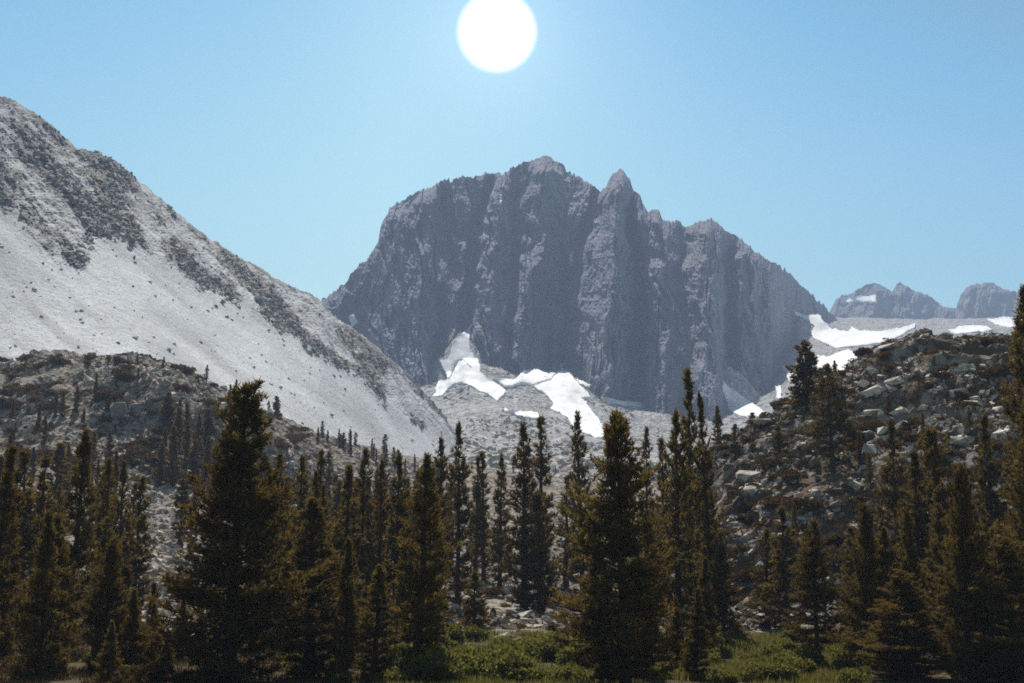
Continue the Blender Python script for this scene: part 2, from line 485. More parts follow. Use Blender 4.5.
def crag_relief(PX, PY, Vv):
    D = np.zeros_like(PX)
    wob = 5 * noise2(PX / 30, PY / 25, 3) + 2.5 * noise2(PX / 9, PY / 10, 4)
    for path, hw, h in RIBS:
        h = h * 1.4
        p = np.array(path, float)
        cx = np.interp(PY, p[:, 1], p[:, 0])
        d = np.abs(PX + wob - cx) / (hw * (0.75 + 0.5 * np.clip((PY - 160) / 250, 0, 1)))
        fade = smooth01((PY - p[0, 1] + 14) / 25) * smooth01((p[-1, 1] + 25 - PY) / 25)
        if h > 0: D += h * np.clip(1 - d, 0, 1) ** 0.9 * fade
        else: D += h * np.clip(1 - d * d, 0, 1) * fade
    wx = PX + 8 * noise2(PX / 34, PY / 45, 21) + 2.5 * noise2(PX / 9, PY / 12, 22)
    D += 26 * (ridged(wx / 27, PY / 110, 2, 41) - 0.1)
    D += 15 * ridged(wx / 10, PY / 45, 3, 51)
    # narrow vertical cracks and chimneys
    cr = np.abs(noise2(wx / 11, PY / 150, 111)); D -= 42 * np.clip(1 - cr / 0.11, 0, 1) * smooth01(0.5 + 1.5 * noise2(PX / 25, PY / 50, 112))
    cr = np.abs(noise2(wx / 6, PY / 70, 113)); D -= 20 * np.clip(1 - cr / 0.13, 0, 1) * smooth01(0.4 + 1.5 * noise2(PX / 18, PY / 35, 114))
    D += 9 * fbm(PX / 11, PY / 16, 4, 61)
    D += 8.0 * ridged(PX / 3.6 + PY / 30, PY / 8, 3, 71)
    D += 5.0 * fbm(PX / 1.9, PY / 2.2, 3, 81)
    # slanting slabs and broken shoulders
    D += 12 * ridged((PX - PY * 0.5) / 16, (PX * 0.5 + PY) / 30, 3, 101) * smooth01(0.4 + noise2(PX / 40, PY / 40, 102))
    # sloping ledges that catch the sun
    led = PY / 17 + PX / 70 + 1.2 * noise2(PX / 22, PY / 22, 91)
    fr = led - np.floor(led)
    D += 4 * (fr ** 2) * smooth01(0.5 + 1.2 * noise2(PX / 18, PY / 14, 92))
    return D
mountain, _ = build_massif('mountain', RIDGE, BASE, D_RIDGE, D_BASE, 0.5, 430, 'crag', crag_relief, 2.4, 11, 900, 620)
tag(mountain, 'big grey blue granite mountain with fluted cliffs and a jagged summit ridge', 'mountain', kind='structure')

FAR = [(815, 330), (826, 320), (835, 300), (842, 295), (852, 294), (860, 289), (865, 285), (874, 283), (879, 284), (885, 287), (892, 292), (896, 286), (900, 282),
       (905, 285), (912, 290), (926, 294), (933, 299), (939, 304), (946, 308), (956, 309), (959, 300), (961, 294), (966, 289), (970, 286), (976, 285),
       (983, 283), (993, 283), (1003, 289), (1012, 291), (1024, 292), (1045, 300), (1075, 285), (1120, 305), (1180, 300)]
def far_relief(PX, PY, Vv):
    D = 60 * ridged(PX / 13 + PY / 60, PY / 45, 3, 141) + 40 * fbm(PX / 6, PY / 8, 4, 151) + 10 * ridged(PX / 2.5, PY / 6, 3, 161)
    return D
far_ridge, _ = build_massif('far_ridge', FAR, [(815, 345), (1180, 345)], [(815, 4200), (1180, 4300)], [(815, 3900), (1180, 3950)], 0.5, 110,
                            'far', far_relief, 1.8, 23, 500, 400)
tag(far_ridge, 'distant blue grey ridge of jagged peaks behind the right hand hill', 'mountain', kind='structure')

# ------------------------------------------------------------------ rubble apron and upper basin under the cliffs
MC = [200, 400, 440, 470, 505, 560, 620, 680, 730, 765, 800, 850, 900, 960, 1024, 1300]
MR = [420, 600, 800, 1000, 1200, 1400, 1600, 1780, 1950, 2300, 2700, 3200, 3800]
MT = [[520] * 16,
      [480, 480, 480, 478, 476, 474, 472, 474, 478, 480, 470, 460, 455, 450, 450, 440],
      [455, 455, 455, 455, 454, 454, 456, 460, 462, 462, 450, 438, 430, 425, 420, 410],
      [438, 438, 436, 434, 434, 438, 446, 450, 450, 448, 432, 415, 405, 400, 395, 380],
      [420, 418, 416, 410, 408, 420, 436, 442, 440, 434, 415, 395, 385, 378, 372, 350],
      [405, 402, 398, 386, 392, 404, 424, 434, 430, 422, 398, 378, 366, 360, 352, 335],
      [400, 396, 388, 378, 384, 386, 408, 426, 418, 410, 384, 362, 352, 345, 340, 325],
      [398, 392, 380, 371, 374, 372, 398, 420, 408, 400, 372, 352, 344, 338, 334, 322],
      [390, 385, 375, 366, 370, 366, 390, 410, 402, 392, 360, 346, 340, 334, 330, 320],
      [380, 375, 368, 362, 366, 362, 380, 395, 390, 380, 340, 334, 331, 329, 326, 318],
      [380, 375, 368, 362, 366, 362, 380, 390, 380, 365, 318, 323, 324, 324, 322, 316],
      [380, 375, 368, 362, 366, 362, 380, 385, 370, 350, 312, 318, 319, 319, 317, 312],
      [390, 385, 378, 372, 376, 372, 390, 395, 380, 360, 330, 330, 330, 330, 328, 325]]
mpx = np.arange(200, 1300, 1.6)
mY = np.concatenate([np.geomspace(420, 1300, 170), np.linspace(1310, 2000, 190), np.geomspace(2010, 3800, 120)])
PXm, Ym = np.meshgrid(mpx, mY)
PYm = table(MC, MR, MT, PXm, Ym)
PYm = blur(blur(PYm, 12, 0), 10, 1)
hum = fbm(PXm / 20, Ym / 70, 4, 201)
Pm = at(PXm, PYm, Ym)
Xm = Pm[..., 0]
Pm[..., 2] += 6 * hum * np.clip(Ym / 1500, 0.3, 1.2) + 1.6 * fbm(Xm / 16, Ym / 20, 3, 211) + 0.9 * fbm(Xm / 3.5, Ym / 3.5, 2, 221)
# two pale rubble cones on the apron
for cpx, cpy, cY, r, h in ((463, 398, 1500, 55, 22), (508, 402, 1520, 60, 18), (668, 410, 1560, 60, 12),
                          (460, 366, 1798, 60, 62), (725, 412, 1800, 50, 48), (740, 412, 1790, 55, 20), (799, 330, 2490, 80, 34)):      # debris cones under the gullies
    c = at(cpx, cpy, cY)
    d = np.hypot(Xm - c[0], (Ym - cY) * 0.8) / r
    Pm[..., 2] += h * np.clip(1 - d, 0, 1)
vegm = 0.05 + 0.35 * smooth01((800 - Ym) / 400) + 0.25 * smooth01(fbm(Xm / 25, Ym / 40, 3, 231) * 2)
moraine = mesh_np('moraine', Pm.reshape(-1, 3), grid_faces(*PXm.shape), M['moraine'], smooth=False, attrs={'veg': vegm})
tag(moraine, 'pale grey apron of rubble and moraine below the cliffs', 'moraine', kind='structure')

# ------------------------------------------------------------------ scree slope on the left
T_RIDGE = [(-520, -240), (-200, -40), (0, 96), (17, 102), (35, 113), (53, 127), (70, 143), (78, 149), (85, 149), (111, 159), (135, 177), (158, 197), (187, 222), (200, 232), (217, 243),
           (240, 258), (255, 266), (283, 283), (319, 299), (338, 319), (366, 338), (398, 366), (421, 390), (445, 417), (455, 433), (475, 456), (500, 480)]
T_LOW = [(-520, 300), (-200, 360), (0, 400), (150, 400), (270, 432), (350, 462), (440, 486), (500, 496)]
T_DR = [(-520, 640), (0, 700), (200, 740), (320, 790), (450, 900), (500, 930)]
T_DL = [(-520, 330), (0, 395), (150, 415), (270, 470), (350, 550), (440, 700), (500, 860)]
tpx = np.concatenate([np.arange(-520, -20, 5.0), np.arange(-20, 500.1, 0.8)])
tv = np.linspace(0, 1, 420)
pr = np.interp(tpx, *np.array(T_RIDGE, float).T)
pr0 = pr
pr = pr + 1.6 * noise2(tpx / 7, tpx * 0, 301) * 0.7 - 1.2 * np.abs(noise2(tpx / 2.6, tpx * 0 + 3, 302))
pl = np.interp(tpx, *np.array(T_LOW, float).T)
dr = blur(np.interp(tpx, *np.array(T_DR, float).T), 30, 0); dl = blur(np.interp(tpx, *np.array(T_DL, float).T), 30, 0)
TPX, TV = np.meshgrid(tpx, tv)
TPY = pl + (pr0 - pl) * TV + (pr - pr0) * TV ** 25
TY = dl + (dr - dl) * TV
# where bedrock breaks through: along the ridge and in tongues running down the slope
bx = [-520, 0, 20, 40, 58, 80, 95, 112, 135, 160, 210, 290, 330, 380, 430, 455, 500]
by = [150, 208, 212, 250, 268, 272, 250, 232, 250, 266, 292, 336, 362, 398, 432, 448, 496]
bound = np.interp(TPX, bx, by) + 10 * fbm(TPX / 14, TPY / 14, 3, 311)
rock = smooth01((bound - TPY) / 22 + 0.5)
inner = fbm((TPX - TPY * 0.9) / 26, (TPX + TPY) / 90, 4, 321)        # bands that run down the fall line
rock = rock * (0.55 + 0.55 * smooth01(0.5 + 1.6 * inner))
dist_r = TPY - pr[None, :]
rock = np.maximum(rock, 0.62 * smooth01((22 - dist_r) / 20))
rock = np.clip(rock, 0, 1)
amp = np.clip((1 - TV) / 0.03, 0, 1)
TD = rock * (5 * ridged((TPX - TPY * 0.7) / 15, (TPX + TPY) / 34, 3, 331) + 4 * fbm(TPX / 6, TPY / 6, 4, 341) + 2.2 * ridged(TPX / 2.6, TPY / 2.6, 2, 351))
TD += (1 - rock) * (2.0 * fbm((TPX - TPY) / 60, (TPX + TPY) / 200, 3, 361) + 0.5 * fbm(TPX / 2, TPY / 2, 3, 371))
TY2 = TY - TD * amp
Pt = at(TPX, TPY, TY2)
backs = []
for k in range(1, 9):
    q = Pt[-1].copy(); q[:, 1] += 45 * k; q[:, 2] -= 18 * k ** 1.15
    backs.append(q)
Pt = np.concatenate([Pt, np.array(backs)], 0)
acr = TPX * 0.62 - TPY * 0.78 + 5 * fbm(TPX / 40, TPY / 40, 2, 381)
run = 0.5 + 0.5 * fbm_ax(acr / 11, (TPX * 0.78 + TPY * 0.62) / 130, 4, 391)
run = np.concatenate([run, np.full((8, len(tpx)), 0.5)], 0)
rk = np.concatenate([rock, np.full((8, len(tpx)), 0.6)], 0)
talus = mesh_np('talus_slope', Pt.reshape(-1, 3), grid_faces(*Pt.shape[:2]), M['talus'], smooth=False, attrs={'rock': rk, 'run': run})
tag(talus, 'wide pale grey scree slope falling from a rocky ridge on the left', 'scree slope', kind='structure')

# ------------------------------------------------------------------ valley floor with the left bench
GC = [-900, -400, 0, 120, 175, 230, 330, 440, 560, 700, 850, 1024, 1900]
GR = [95, 125, 160, 200, 260, 330, 350, 400, 460, 560, 720]
GT = [[650] * 13,
      [600, 606, 612, 615, 616, 617, 618, 620, 620, 622, 622, 622, 600],
      [560, 565, 575, 580, 584, 588, 592, 595, 596, 600, 600, 600, 560],
      [500, 515, 535, 545, 552, 560, 570, 575, 578, 582, 582, 582, 540],
      [430, 455, 488, 500, 512, 525, 540, 550, 555, 560, 560, 560, 500],
      [370, 400, 440, 440, 448, 470, 500, 520, 530, 540, 540, 540, 470],
      [350, 380, 420, 388, 390, 424, 486, 512, 524, 535, 535, 535, 460],
      [320, 345, 378, 364, 374, 404, 456, 496, 512, 520, 520, 520, 440],
      [310, 330, 358, 360, 374, 404, 442, 474, 494, 502, 502, 502, 430],
      [310, 335, 372, 374, 385, 415, 444, 462, 478, 486, 486, 486, 420],
      [320, 345, 395, 395, 405, 435, 460, 470, 476, 482, 482, 482, 420]]
gpx = np.concatenate([np.arange(-900, -60, 14.0), np.arange(-60, 1090, 2.2), np.arange(1090, 1900, 14.0)])
gY = np.concatenate([np.geomspace(3, 90, 150), np.geomspace(90.6, 315, 300), np.linspace(316, 360, 90), np.geomspace(361, 720, 150)])
GPX, GY = np.meshgrid(gpx, gY)
GPY = table(GC, GR, GT, GPX, GY)
zg = zz(GPY, GY)
near = np.interp(GY, [3, 25, 45, 70, 95], [3.3, 2.2, 0.5, -0.15, zz(650, 95.0)])
zg = np.where(GY < 95, near, zg)
zg = blur(blur(zg, 3, 0), 4, 1)
dyy = CP - (H / 2 - np.where(GY < 95, 683, GPY)) / F * SP
GX = (GPX - W / 2) / F * GY / dyy
rough = np.clip((GY - 80) / 120, 0.15, 1.0)
zg = zg + rough * (1.6 * fbm(GX / 22, GY / 22, 4, 401) + 0.7 * ridged(GX / 6, GY / 6, 3, 411) * np.clip(GY / 200, 0.3, 1))
bench = smooth01((GY - 290) / 40) * smooth01((430 - GPX) / 120)
zg = zg + bench * (3.0 * ridged(GX / 15, GY / 15, 3, 421) + 1.2 * ridged(GX / 4, GY / 4, 2, 431))
veg = 0.25 + 0.75 * smooth01((118 - GY) / 22)
grove = np.clip(smooth01((450 - GPX) / 40) * smooth01(np.abs(GPX - 160) / 25 - 0.2) + smooth01((GPX - 780) / 60), 0, 1)
veg = np.maximum(veg, 0.42 * smooth01((260 - GY) / 60))
veg = np.maximum(veg, grove * smooth01((190 - GY) / 40))
veg = np.clip(veg + 0.35 * fbm(GX / 18, GY / 18, 3, 441), 0, 1.1)
Pg = np.stack([GX, GY, zg], -1)
n, mm = GPX.shape
Vg = Pg.reshape(-1, 3); Fg = grid_faces(n, mm)
# the same sheet goes on, lower, out to the horizon on every side
ex = np.linspace(-6000, 6000, 61); ey = np.linspace(-400, 5800, 45)
EX, EY = np.meshgrid(ex, ey)
EZ = -4 + 0.0 * EX
Ve = np.stack([EX, EY, EZ], -1).reshape(-1, 3)
Fe = grid_faces(45, 61) + len(Vg)
ground = mesh_np('ground', np.concatenate([Vg, Ve]), np.concatenate([Fg, Fe]), M['ground'], smooth=False,
                 attrs={'veg': np.concatenate([veg.ravel(), np.full(len(Ve), 0.5)])})
tag(ground, 'stony valley floor under the conifers rising to a rocky bench', 'ground', kind='structure')

# ------------------------------------------------------------------ rocky hill on the right
HC = [600, 650, 690, 740, 790, 830, 870, 920, 960, 1024, 1150, 1500]
HR = [95, 115, 128, 136, 145, 155, 165, 175, 185, 195, 205, 230, 300]
HT = [[668] * 12,
      [648, 646, 645, 644, 643, 642, 640, 640, 640, 640, 640, 640],
      [632, 630, 625, 620, 615, 610, 606, 604, 604, 604, 600, 600],
      [625, 618, 608, 592, 584, 574, 568, 566, 566, 564, 560, 555],
      [618, 604, 588, 560, 545, 530, 524, 524, 524, 520, 515, 505],
      [612, 592, 565, 528, 505, 492, 486, 482, 482, 478, 470, 455],
      [606, 582, 540, 500, 478, 470, 458, 442, 442, 440, 430, 410],
      [602, 574, 520, 474, 450, 438, 424, 409, 407, 402, 390, 370],
      [600, 570, 502, 456, 430, 411, 390, 373, 371, 370, 360, 340],
      [600, 570, 490, 446, 417, 396, 366, 348, 348, 350, 345, 325],
      [602, 575, 486, 444, 415, 392, 360, 342, 344, 347, 340, 318],
      [610, 590, 500, 464, 435, 406, 371, 352, 354, 354, 345, 322],
      [640, 630, 600, 560, 520, 470, 420, 390, 390, 390, 380, 360]]
hpx = np.concatenate([np.arange(600, 1060, 1.5), np.arange(1060, 1500, 10.0)])
hY = np.concatenate([np.linspace(95, 128, 60), np.linspace(128.5, 210, 220), np.geomspace(211, 300, 50)])
HPX, HY = np.meshgrid(hpx, hY)
HPY = table(HC, HR, HT, HPX, HY)
HPY = blur(blur(HPY, 5, 0), 6, 1)
Ph = at(HPX, HPY, HY)
hx = Ph[..., 0]
edge = smooth01((HY - 118) / 25) * smooth01((HPX - 640) / 60)
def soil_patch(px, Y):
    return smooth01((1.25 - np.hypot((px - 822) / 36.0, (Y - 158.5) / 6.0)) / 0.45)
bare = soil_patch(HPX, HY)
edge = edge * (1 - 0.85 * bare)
st = HY / 9 + hx / 40 + 1.9 * fbm(hx / 16, HY / 14, 3, 501)
fr = st - np.floor(st)
steps = (smooth01(fr / 0.35) - fr) * 2.6                      # benches of rock
Ph[..., 2] += edge * (steps + 1.3 * fbm(hx / 9, HY / 9, 4, 511) + 0.9 * ridged(hx / 3.5, HY / 3.5, 3, 521))
Ph[..., 2] -= (1 - smooth01((HY - 95) / 18)) * 1.2 + (1 - smooth01((HPX - 600) / 40)) * 2.0
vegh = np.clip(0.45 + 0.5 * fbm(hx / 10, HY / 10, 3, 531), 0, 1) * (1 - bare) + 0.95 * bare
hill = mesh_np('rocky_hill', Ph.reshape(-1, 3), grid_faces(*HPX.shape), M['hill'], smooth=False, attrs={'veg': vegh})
tag(hill, 'steep hill of granite blocks and brown scrub on the right', 'hill', kind='structure')

# ------------------------------------------------------------------ ray helpers over the terrain
def bvh_of(objs):
    vs, fs, off = [], [], 0
    for o in objs:
        me = o.data
        a = np.empty(len(me.vertices) * 3, np.float32); me.vertices.foreach_get("co", a)
        f = np.empty(len(me.loops), np.int32); me.loops.foreach_get("vertex_index", f)
        vs.append(a.reshape(-1, 3)); fs.append(f.reshape(-1, 4) + off); off += len(me.vertices)
    return BVHTree.FromPolygons(np.concatenate(vs).tolist(), np.concatenate(fs).tolist())
BV_FAR = bvh_of([mountain, moraine, far_ridge])
BV_NEAR = bvh_of([ground, hill])
BV_TALUS = bvh_of([talus])

def drop(x, y, bv=None):
    h = (bv or BV_NEAR).ray_cast(Vector((x, y, 2000)), Vector((0, 0, -1)))
    return h[0].z if h[0] else 0.0

def drop_n(x, y, bv=None):
    h = (bv or BV_NEAR).ray_cast(Vector((x, y, 2000)), Vector((0, 0, -1)))
    return (h[0], h[1]) if h[0] else (Vector((x, y, 0)), Vector((0, 0, 1)))

# ------------------------------------------------------------------ snow
def inside(poly, X, Y):
    r = np.zeros(X.shape, bool)
    x0, y0 = poly[-1]
    for x1, y1 in poly:
        c = ((y1 > Y) != (y0 > Y)) & (X < (x0 - x1) * (Y - y1) / ((y0 - y1) + 1e-12) + x1)
        r ^= c; x0, y0 = x1, y1
    return r

def snow_patch(poly, label, lift=0.6, sm=8):
    """an old snow bank lying on the rubble: its own thick, smooth sheet draped over what is below"""
    poly = [(float(a), float(b)) for a, b in poly]
    xs = [p[0] for p in poly]; ys = [p[1] for p in poly]
    step = 0.7
    X, Y = np.meshgrid(np.arange(min(xs) - 2, max(xs) + 2, step), np.arange(min(ys) - 2, max(ys) + 2, step * 0.8))
    wx = X + 1.5 * fbm(X / 4, Y / 4, 3, 601); wy = Y + 1.3 * fbm(X / 4, Y / 4, 3, 602)
    m = inside(poly, wx, wy)
    D = rays(X, Y); T = np.full(X.shape, np.nan)
    o = Vector(CAM)
    for i, j in np.argwhere(m):
        d = Vector(D[i, j]); L = d.length
        h = BV_FAR.ray_cast(o, d / L)
        if h[0]: T[i, j] = h[3] / L
    m &= ~np.isnan(T)
    if m.sum() < 6: return None
    Te = np.where(m, T, 1e9)
    for _ in range(3):
        q = np.pad(Te, 1, constant_values=1e9)
        Te = np.min([q[a:a + Te.shape[0], b:b + Te.shape[1]] for a in range(3) for b in range(3)], axis=0)
    Tb = np.where(m, Te, 0.0); Wt = m.astype(float)
    for _ in range(sm):
        Tb = np.where(m, blur(blur(Tb, 1, 0), 1, 1) / np.maximum(blur(blur(Wt, 1, 0), 1, 1), 1e-6), 0)
    # distance to the rim thins the bank
    t = np.where(m, np.minimum(Tb, T - 0.2) - lift, 0)
    P = CAM + D * t[..., None]
    P[..., 2] += lift * 0.5
    keep = m[:-1, :-1] & m[1:, :-1] & m[:-1, 1:] & m[1:, 1:]
    f = grid_faces(*m.shape, keep=keep)
    used, inv = np.unique(f, return_inverse=True)
    V = P.reshape(-1, 3)[used]; f = inv.reshape(-1, 4)
    # thickness: a lower sheet and a rim
    n0 = len(V)
    low = V + np.array([0, 3.0, -3.5])
    e = np.concatenate([f[:, [0, 1]], f[:, [1, 2]], f[:, [2, 3]], f[:, [3, 0]]])
    key = np.sort(e, 1); _, idx, cnt = np.unique(key, axis=0, return_index=True, return_counts=True)
    rim = e[idx[cnt == 1]]
    sides = np.stack([rim[:, 1], rim[:, 0], rim[:, 0] + n0, rim[:, 1] + n0], 1)
    ob = mesh_np('snow_patch', np.concatenate([V, low]), np.concatenate([f, f[:, ::-1] + n0, sides]), M['snow'], smooth=True)
    tag(ob, label, 'snow patch', 'snow patches below the cliffs')
    return ob

def r5(pts): return [(400 + x / 3.657, 300 + y / 3.657) for x, y in pts]
def r6(pts): return [(680 + x / 2.971, 250 + y / 2.971) for x, y in pts]
SNOW = [
    (r5([(120, 355), (140, 295), (180, 290), (215, 222), (235, 215), (258, 248), (280, 235), (310, 275), (390, 330), (360, 370), (340, 360), (270, 320), (230, 303), (190, 318), (150, 355)]),
     'bright snow bank wrapped over the top of the left rubble cone below the cliffs'),
    (r5([(262, 80), (256, 130), (258, 185), (285, 215), (300, 262), (262, 252), (235, 218), (215, 226), (178, 292), (138, 215), (180, 205), (190, 160), (210, 135), (238, 112)]),
     'narrow snow tongue reaching up a gully at the left foot of the cliffs'),
    (r5([(330, 282), (420, 290), (450, 255), (500, 250), (545, 268), (585, 258), (590, 215), (600, 255), (640, 285), (700, 310), (690, 330), (650, 300), (612, 258), (590, 258), (545, 295), (478, 312), (440, 305), (392, 322)]),
     'thin shaded snow strip along the middle foot of the cliffs'),
    (r5([(478, 315), (545, 295), (590, 258), (612, 258), (650, 300), (700, 350), (695, 365), (660, 355), (682, 372), (700, 400), (740, 450), (768, 515), (720, 505), (640, 475), (610, 430), (545, 395), (560, 375), (530, 345)]),
     'largest bright snowfield, running down the rubble from the central cleft of the cliffs'),
    (r5([(375, 395), (420, 408), (507, 408), (507, 442), (440, 428), (380, 408)]), 'small flat snow patch lowest on the apron, just below the middle rubble cone'),
    (r5([(735, 350), (800, 366), (890, 374), (888, 392), (820, 386), (738, 372)]), 'thin snow sliver right of the largest snowfield at the foot of the central buttress'),
    (r6([(122, 380), (150, 408), (190, 438), (230, 463), (285, 500), (250, 510), (185, 496), (145, 480), (132, 425)]), 'slanting snow strip in the gully right of the lowest buttress'),
    (r6([(288, 338), (310, 343), (345, 370), (340, 394), (320, 388), (312, 360)]), 'small snow patch under the right end of the cliffs beside the hilltop conifers'),
    (r6([(283, 405), (302, 402), (302, 442), (285, 446)]), 'tiny upright snow patch just left of the hilltop conifers'),
    (r6([(338, 176), (380, 195), (410, 188), (430, 210), (450, 232), (500, 242), (510, 224), (535, 240), (600, 240), (650, 230), (705, 216), (690, 236), (640, 262), (600, 277), (530, 287), (460, 290), (400, 265), (385, 245), (402, 225), (350, 195)]),
     'broad snowfield curving across the high basin below the distant ridge'),
    (r6([(405, 310), (440, 315), (500, 293), (540, 325), (505, 352), (480, 378), (440, 378), (405, 350)]), 'bright snow patch low in the basin just above the left edge of the rocky hill'),
    (r6([(790, 240), (830, 226), (900, 222), (938, 238), (880, 246), (820, 250)]), 'oval snow patch above the top of the rocky hill'),
    (r6([(908, 205), (985, 198), (1030, 205), (1030, 215), (985, 232), (950, 225)]), 'snow patch high in the basin beside the tall conifer at the right edge'),
    (r6([(944, 250), (976, 256), (972, 272), (948, 268)]), 'very small snow patch just left of the tall conifer at the right edge'),
    (r6([(476, 140), (520, 137), (580, 132), (587, 158), (540, 155), (478, 160)]), 'snow band lying on a shelf of the distant ridge'),
    ([(349, 316), (354, 313), (358, 322), (351, 327)], 'little snow patch in the notch where the scree ridge meets the mountain'),
    ([(571, 249), (574, 254), (571, 270), (567, 266)], 'small snow streak in the cleft under the spire'),
    ([(499, 194), (503, 194), (502, 205), (499, 203)], 'tiny snow streak high on the summit wall'),
]
for poly, lab in SNOW: snow_patch(poly, lab)

# ------------------------------------------------------------------ rocks
def hull_rock(seed, npts=16, flat=0.7):
    r = np.random.default_rng(seed)
    p = r.normal(size=(npts, 3)); p /= np.linalg.norm(p, axis=1)[:, None]
    p = np.sign(p) * np.abs(p) ** 0.45
    p *= np.array([1.0, r.uniform(0.6, 0.95), flat * r.uniform(0.7, 1.1)]) * r.uniform(0.75, 1.0, (npts, 1))
    bm = bmesh.new()
    for q in p: bm.verts.new(q)
    res = bmesh.ops.convex_hull(bm, input=bm.verts)
    bmesh.ops.delete(bm, geom=[v for v in bm.verts if not v.link_faces], context='VERTS')
    bmesh.ops.triangulate(bm, faces=bm.faces)
    bm.verts.index_update()
    V = np.array([v.co[:] for v in bm.verts]); Fx = np.array([[v.index for v in f.verts] for f in bm.faces])
    bm.free()
    return V, Fx
SMALL = [hull_rock(900 + i, 9, 0.7) for i in range(10)]

def rubble(name, pts, nrm, size, mat, seed):
    """many loose stones as one mesh"""
    r = np.random.default_rng(seed)
    Vs, Fs, off = [], [], 0
    kinds = r.integers(0, len(SMALL), len(pts))
    for k in range(len(SMALL)):
        sel = np.where(kinds == k)[0]
        if not len(sel): continue
        V, Fx = SMALL[k]
        q = r.normal(size=(len(sel), 4)) * np.array([1, 0.25, 0.25, 1]); q /= np.linalg.norm(q, axis=1)[:, None]
        w, x, y, z = q.T
        R = np.stack([1 - 2 * (y * y + z * z), 2 * (x * y - z * w), 2 * (x * z + y * w), 2 * (x * y + z * w), 1 - 2 * (x * x + z * z), 2 * (y * z - x * w),
                      2 * (x * z - y * w), 2 * (y * z + x * w), 1 - 2 * (x * x + y * y)], -1).reshape(-1, 3, 3)
        P = np.einsum('nij,vj->nvi', R, V) * size[sel][:, None, None] + pts[sel][:, None, :]
        Vs.append(P.reshape(-1, 3))
        Fs.append((Fx[None] + (np.arange(len(sel)) * len(V))[:, None, None]).reshape(-1, 3) + off)
        off += len(sel) * len(V)
    return mesh_np(name, np.concatenate(Vs), np.concatenate(Fs), M[mat])

def scatter(n, pxr, yr, bv, dens, seed, power=1.0, talus_map=False):
    r = np.random.default_rng(seed)
    out = []
    tries = 0
    while len(out) < n and tries < n * 12:
        tries += 1
        px = r.uniform(*pxr)
        Y = yr[0] * (yr[1] / yr[0]) ** (r.random() ** power)
        x = (px - 512) / F * Y
        if dens(px, Y, x, r) < r.random(): continue
        h = bv.ray_cast(Vector((x, Y, 2000)), Vector((0, 0, -1)))
        if h[0]: out.append(h[0][:])
    return np.array(out)

r_ = np.random.default_rng(31)
pts = scatter(19000, (640, 1200), (120, 225), BV_NEAR, lambda px, Y, x, r: float(smooth01(0.55 + 1.3 * fbm(x / 9, Y / 9, 2, 531)) * (1 - 0.9 * soil_patch(px, Y))), 32, 0.8)
o = rubble('hill_rubble', pts, None, 0.16 + 0.95 * r_.random(len(pts)) ** 3.5, 'rock', 33)
tag(o, 'loose broken granite stones covering the hill on the right', 'rubble', kind='stuff')
pts = scatter(15000, (-40, 760), (98, 330), BV_NEAR, lambda px, Y, x, r: float(smooth01(0.5 + 1.4 * fbm(x / 14, Y / 14, 2, 555))) * (1 if Y > 112 else 0.25), 34, 0.8)
o = rubble('valley_rubble', pts, None, (0.18 + 0.75 * r_.random(len(pts)) ** 3.5) * (0.7 + pts[:, 1] / 400), 'rock', 35)
tag(o, 'loose pale stones strewn over the valley floor between the trees', 'rubble', kind='stuff')
pts = scatter(2600, (128, 182), (118, 300), BV_NEAR, lambda px, Y, x, r: 1.0, 51, 0.8)
o = rubble('gap_rubble', pts, None, (0.2 + 0.9 * r_.random(len(pts)) ** 3) * (0.7 + pts[:, 1] / 400), 'rock_far', 52)
tag(o, 'broken stones filling the gap left of the broad conifer', 'rubble', kind='stuff')
pts = scatter(5000, (-40, 450), (325, 470), BV_NEAR, lambda px, Y, x, r: float(smooth01(0.55 + 1.4 * fbm(x / 20, Y / 20, 2, 566))), 36, 1.0)
o = rubble('bench_rubble', pts, None, 0.4 + 1.9 * r_.random(len(pts)) ** 3, 'rock_far', 37)
tag(o, 'broken rock covering the bench at the foot of the scree', 'rubble', kind='stuff')
pts = scatter(1300, (-20, 470), (400, 760), BV_TALUS, lambda px, Y, x, r: 1.0, 38, 1.0)
pr_ = (rock ** 1.5 * smooth01(0.5 + 2.0 * inner) * smooth01((TPX + 30) / 20)).ravel(); pr_ /= pr_.sum()
ix = r_.choice(rock.size, 4200, replace=True, p=pr_)
bp = Pt[:rock.shape[0]].reshape(-1, 3)[ix] + r_.normal(0, 0.3, (len(ix), 3))
o = rubble('ridge_blocks', bp, None, 0.5 + 1.9 * r_.random(len(bp)) ** 3, 'ridge_rock', 44)
tag(o, 'broken brown grey blocks along the rocky ridge above the scree', 'rubble', kind='stuff')
o = rubble('scree_stones', pts, None, 0.25 + 1.3 * r_.random(len(pts)) ** 7, 'scree_stone', 39)
tag(o, 'scattered stones lying on the pale scree slope', 'scree', kind='stuff')
pts = scatter(6000, (380, 900), (560, 1720), bvh_of([moraine]), lambda px, Y, x, r: float(smooth01(0.5 + 1.4 * fbm(x / 60, Y / 90, 2, 577))), 40, 0.6)
o = rubble('moraine_rubble', pts, None, 1.0 + 3.2 * r_.random(len(pts)) ** 3, 'rock_far', 41)
tag(o, 'blocks scattered over the pale moraine below the snow', 'rubble', kind='stuff')

# single big boulders
BIG = []
for i in range(7):
    V, Fx = hull_rock(950 + i, 15, 0.55)
    me_o = mesh_np('boulder', V, Fx, M['rock_pale'])
    BIG.append(me_o.data); bpy.data.objects.remove(me_o)

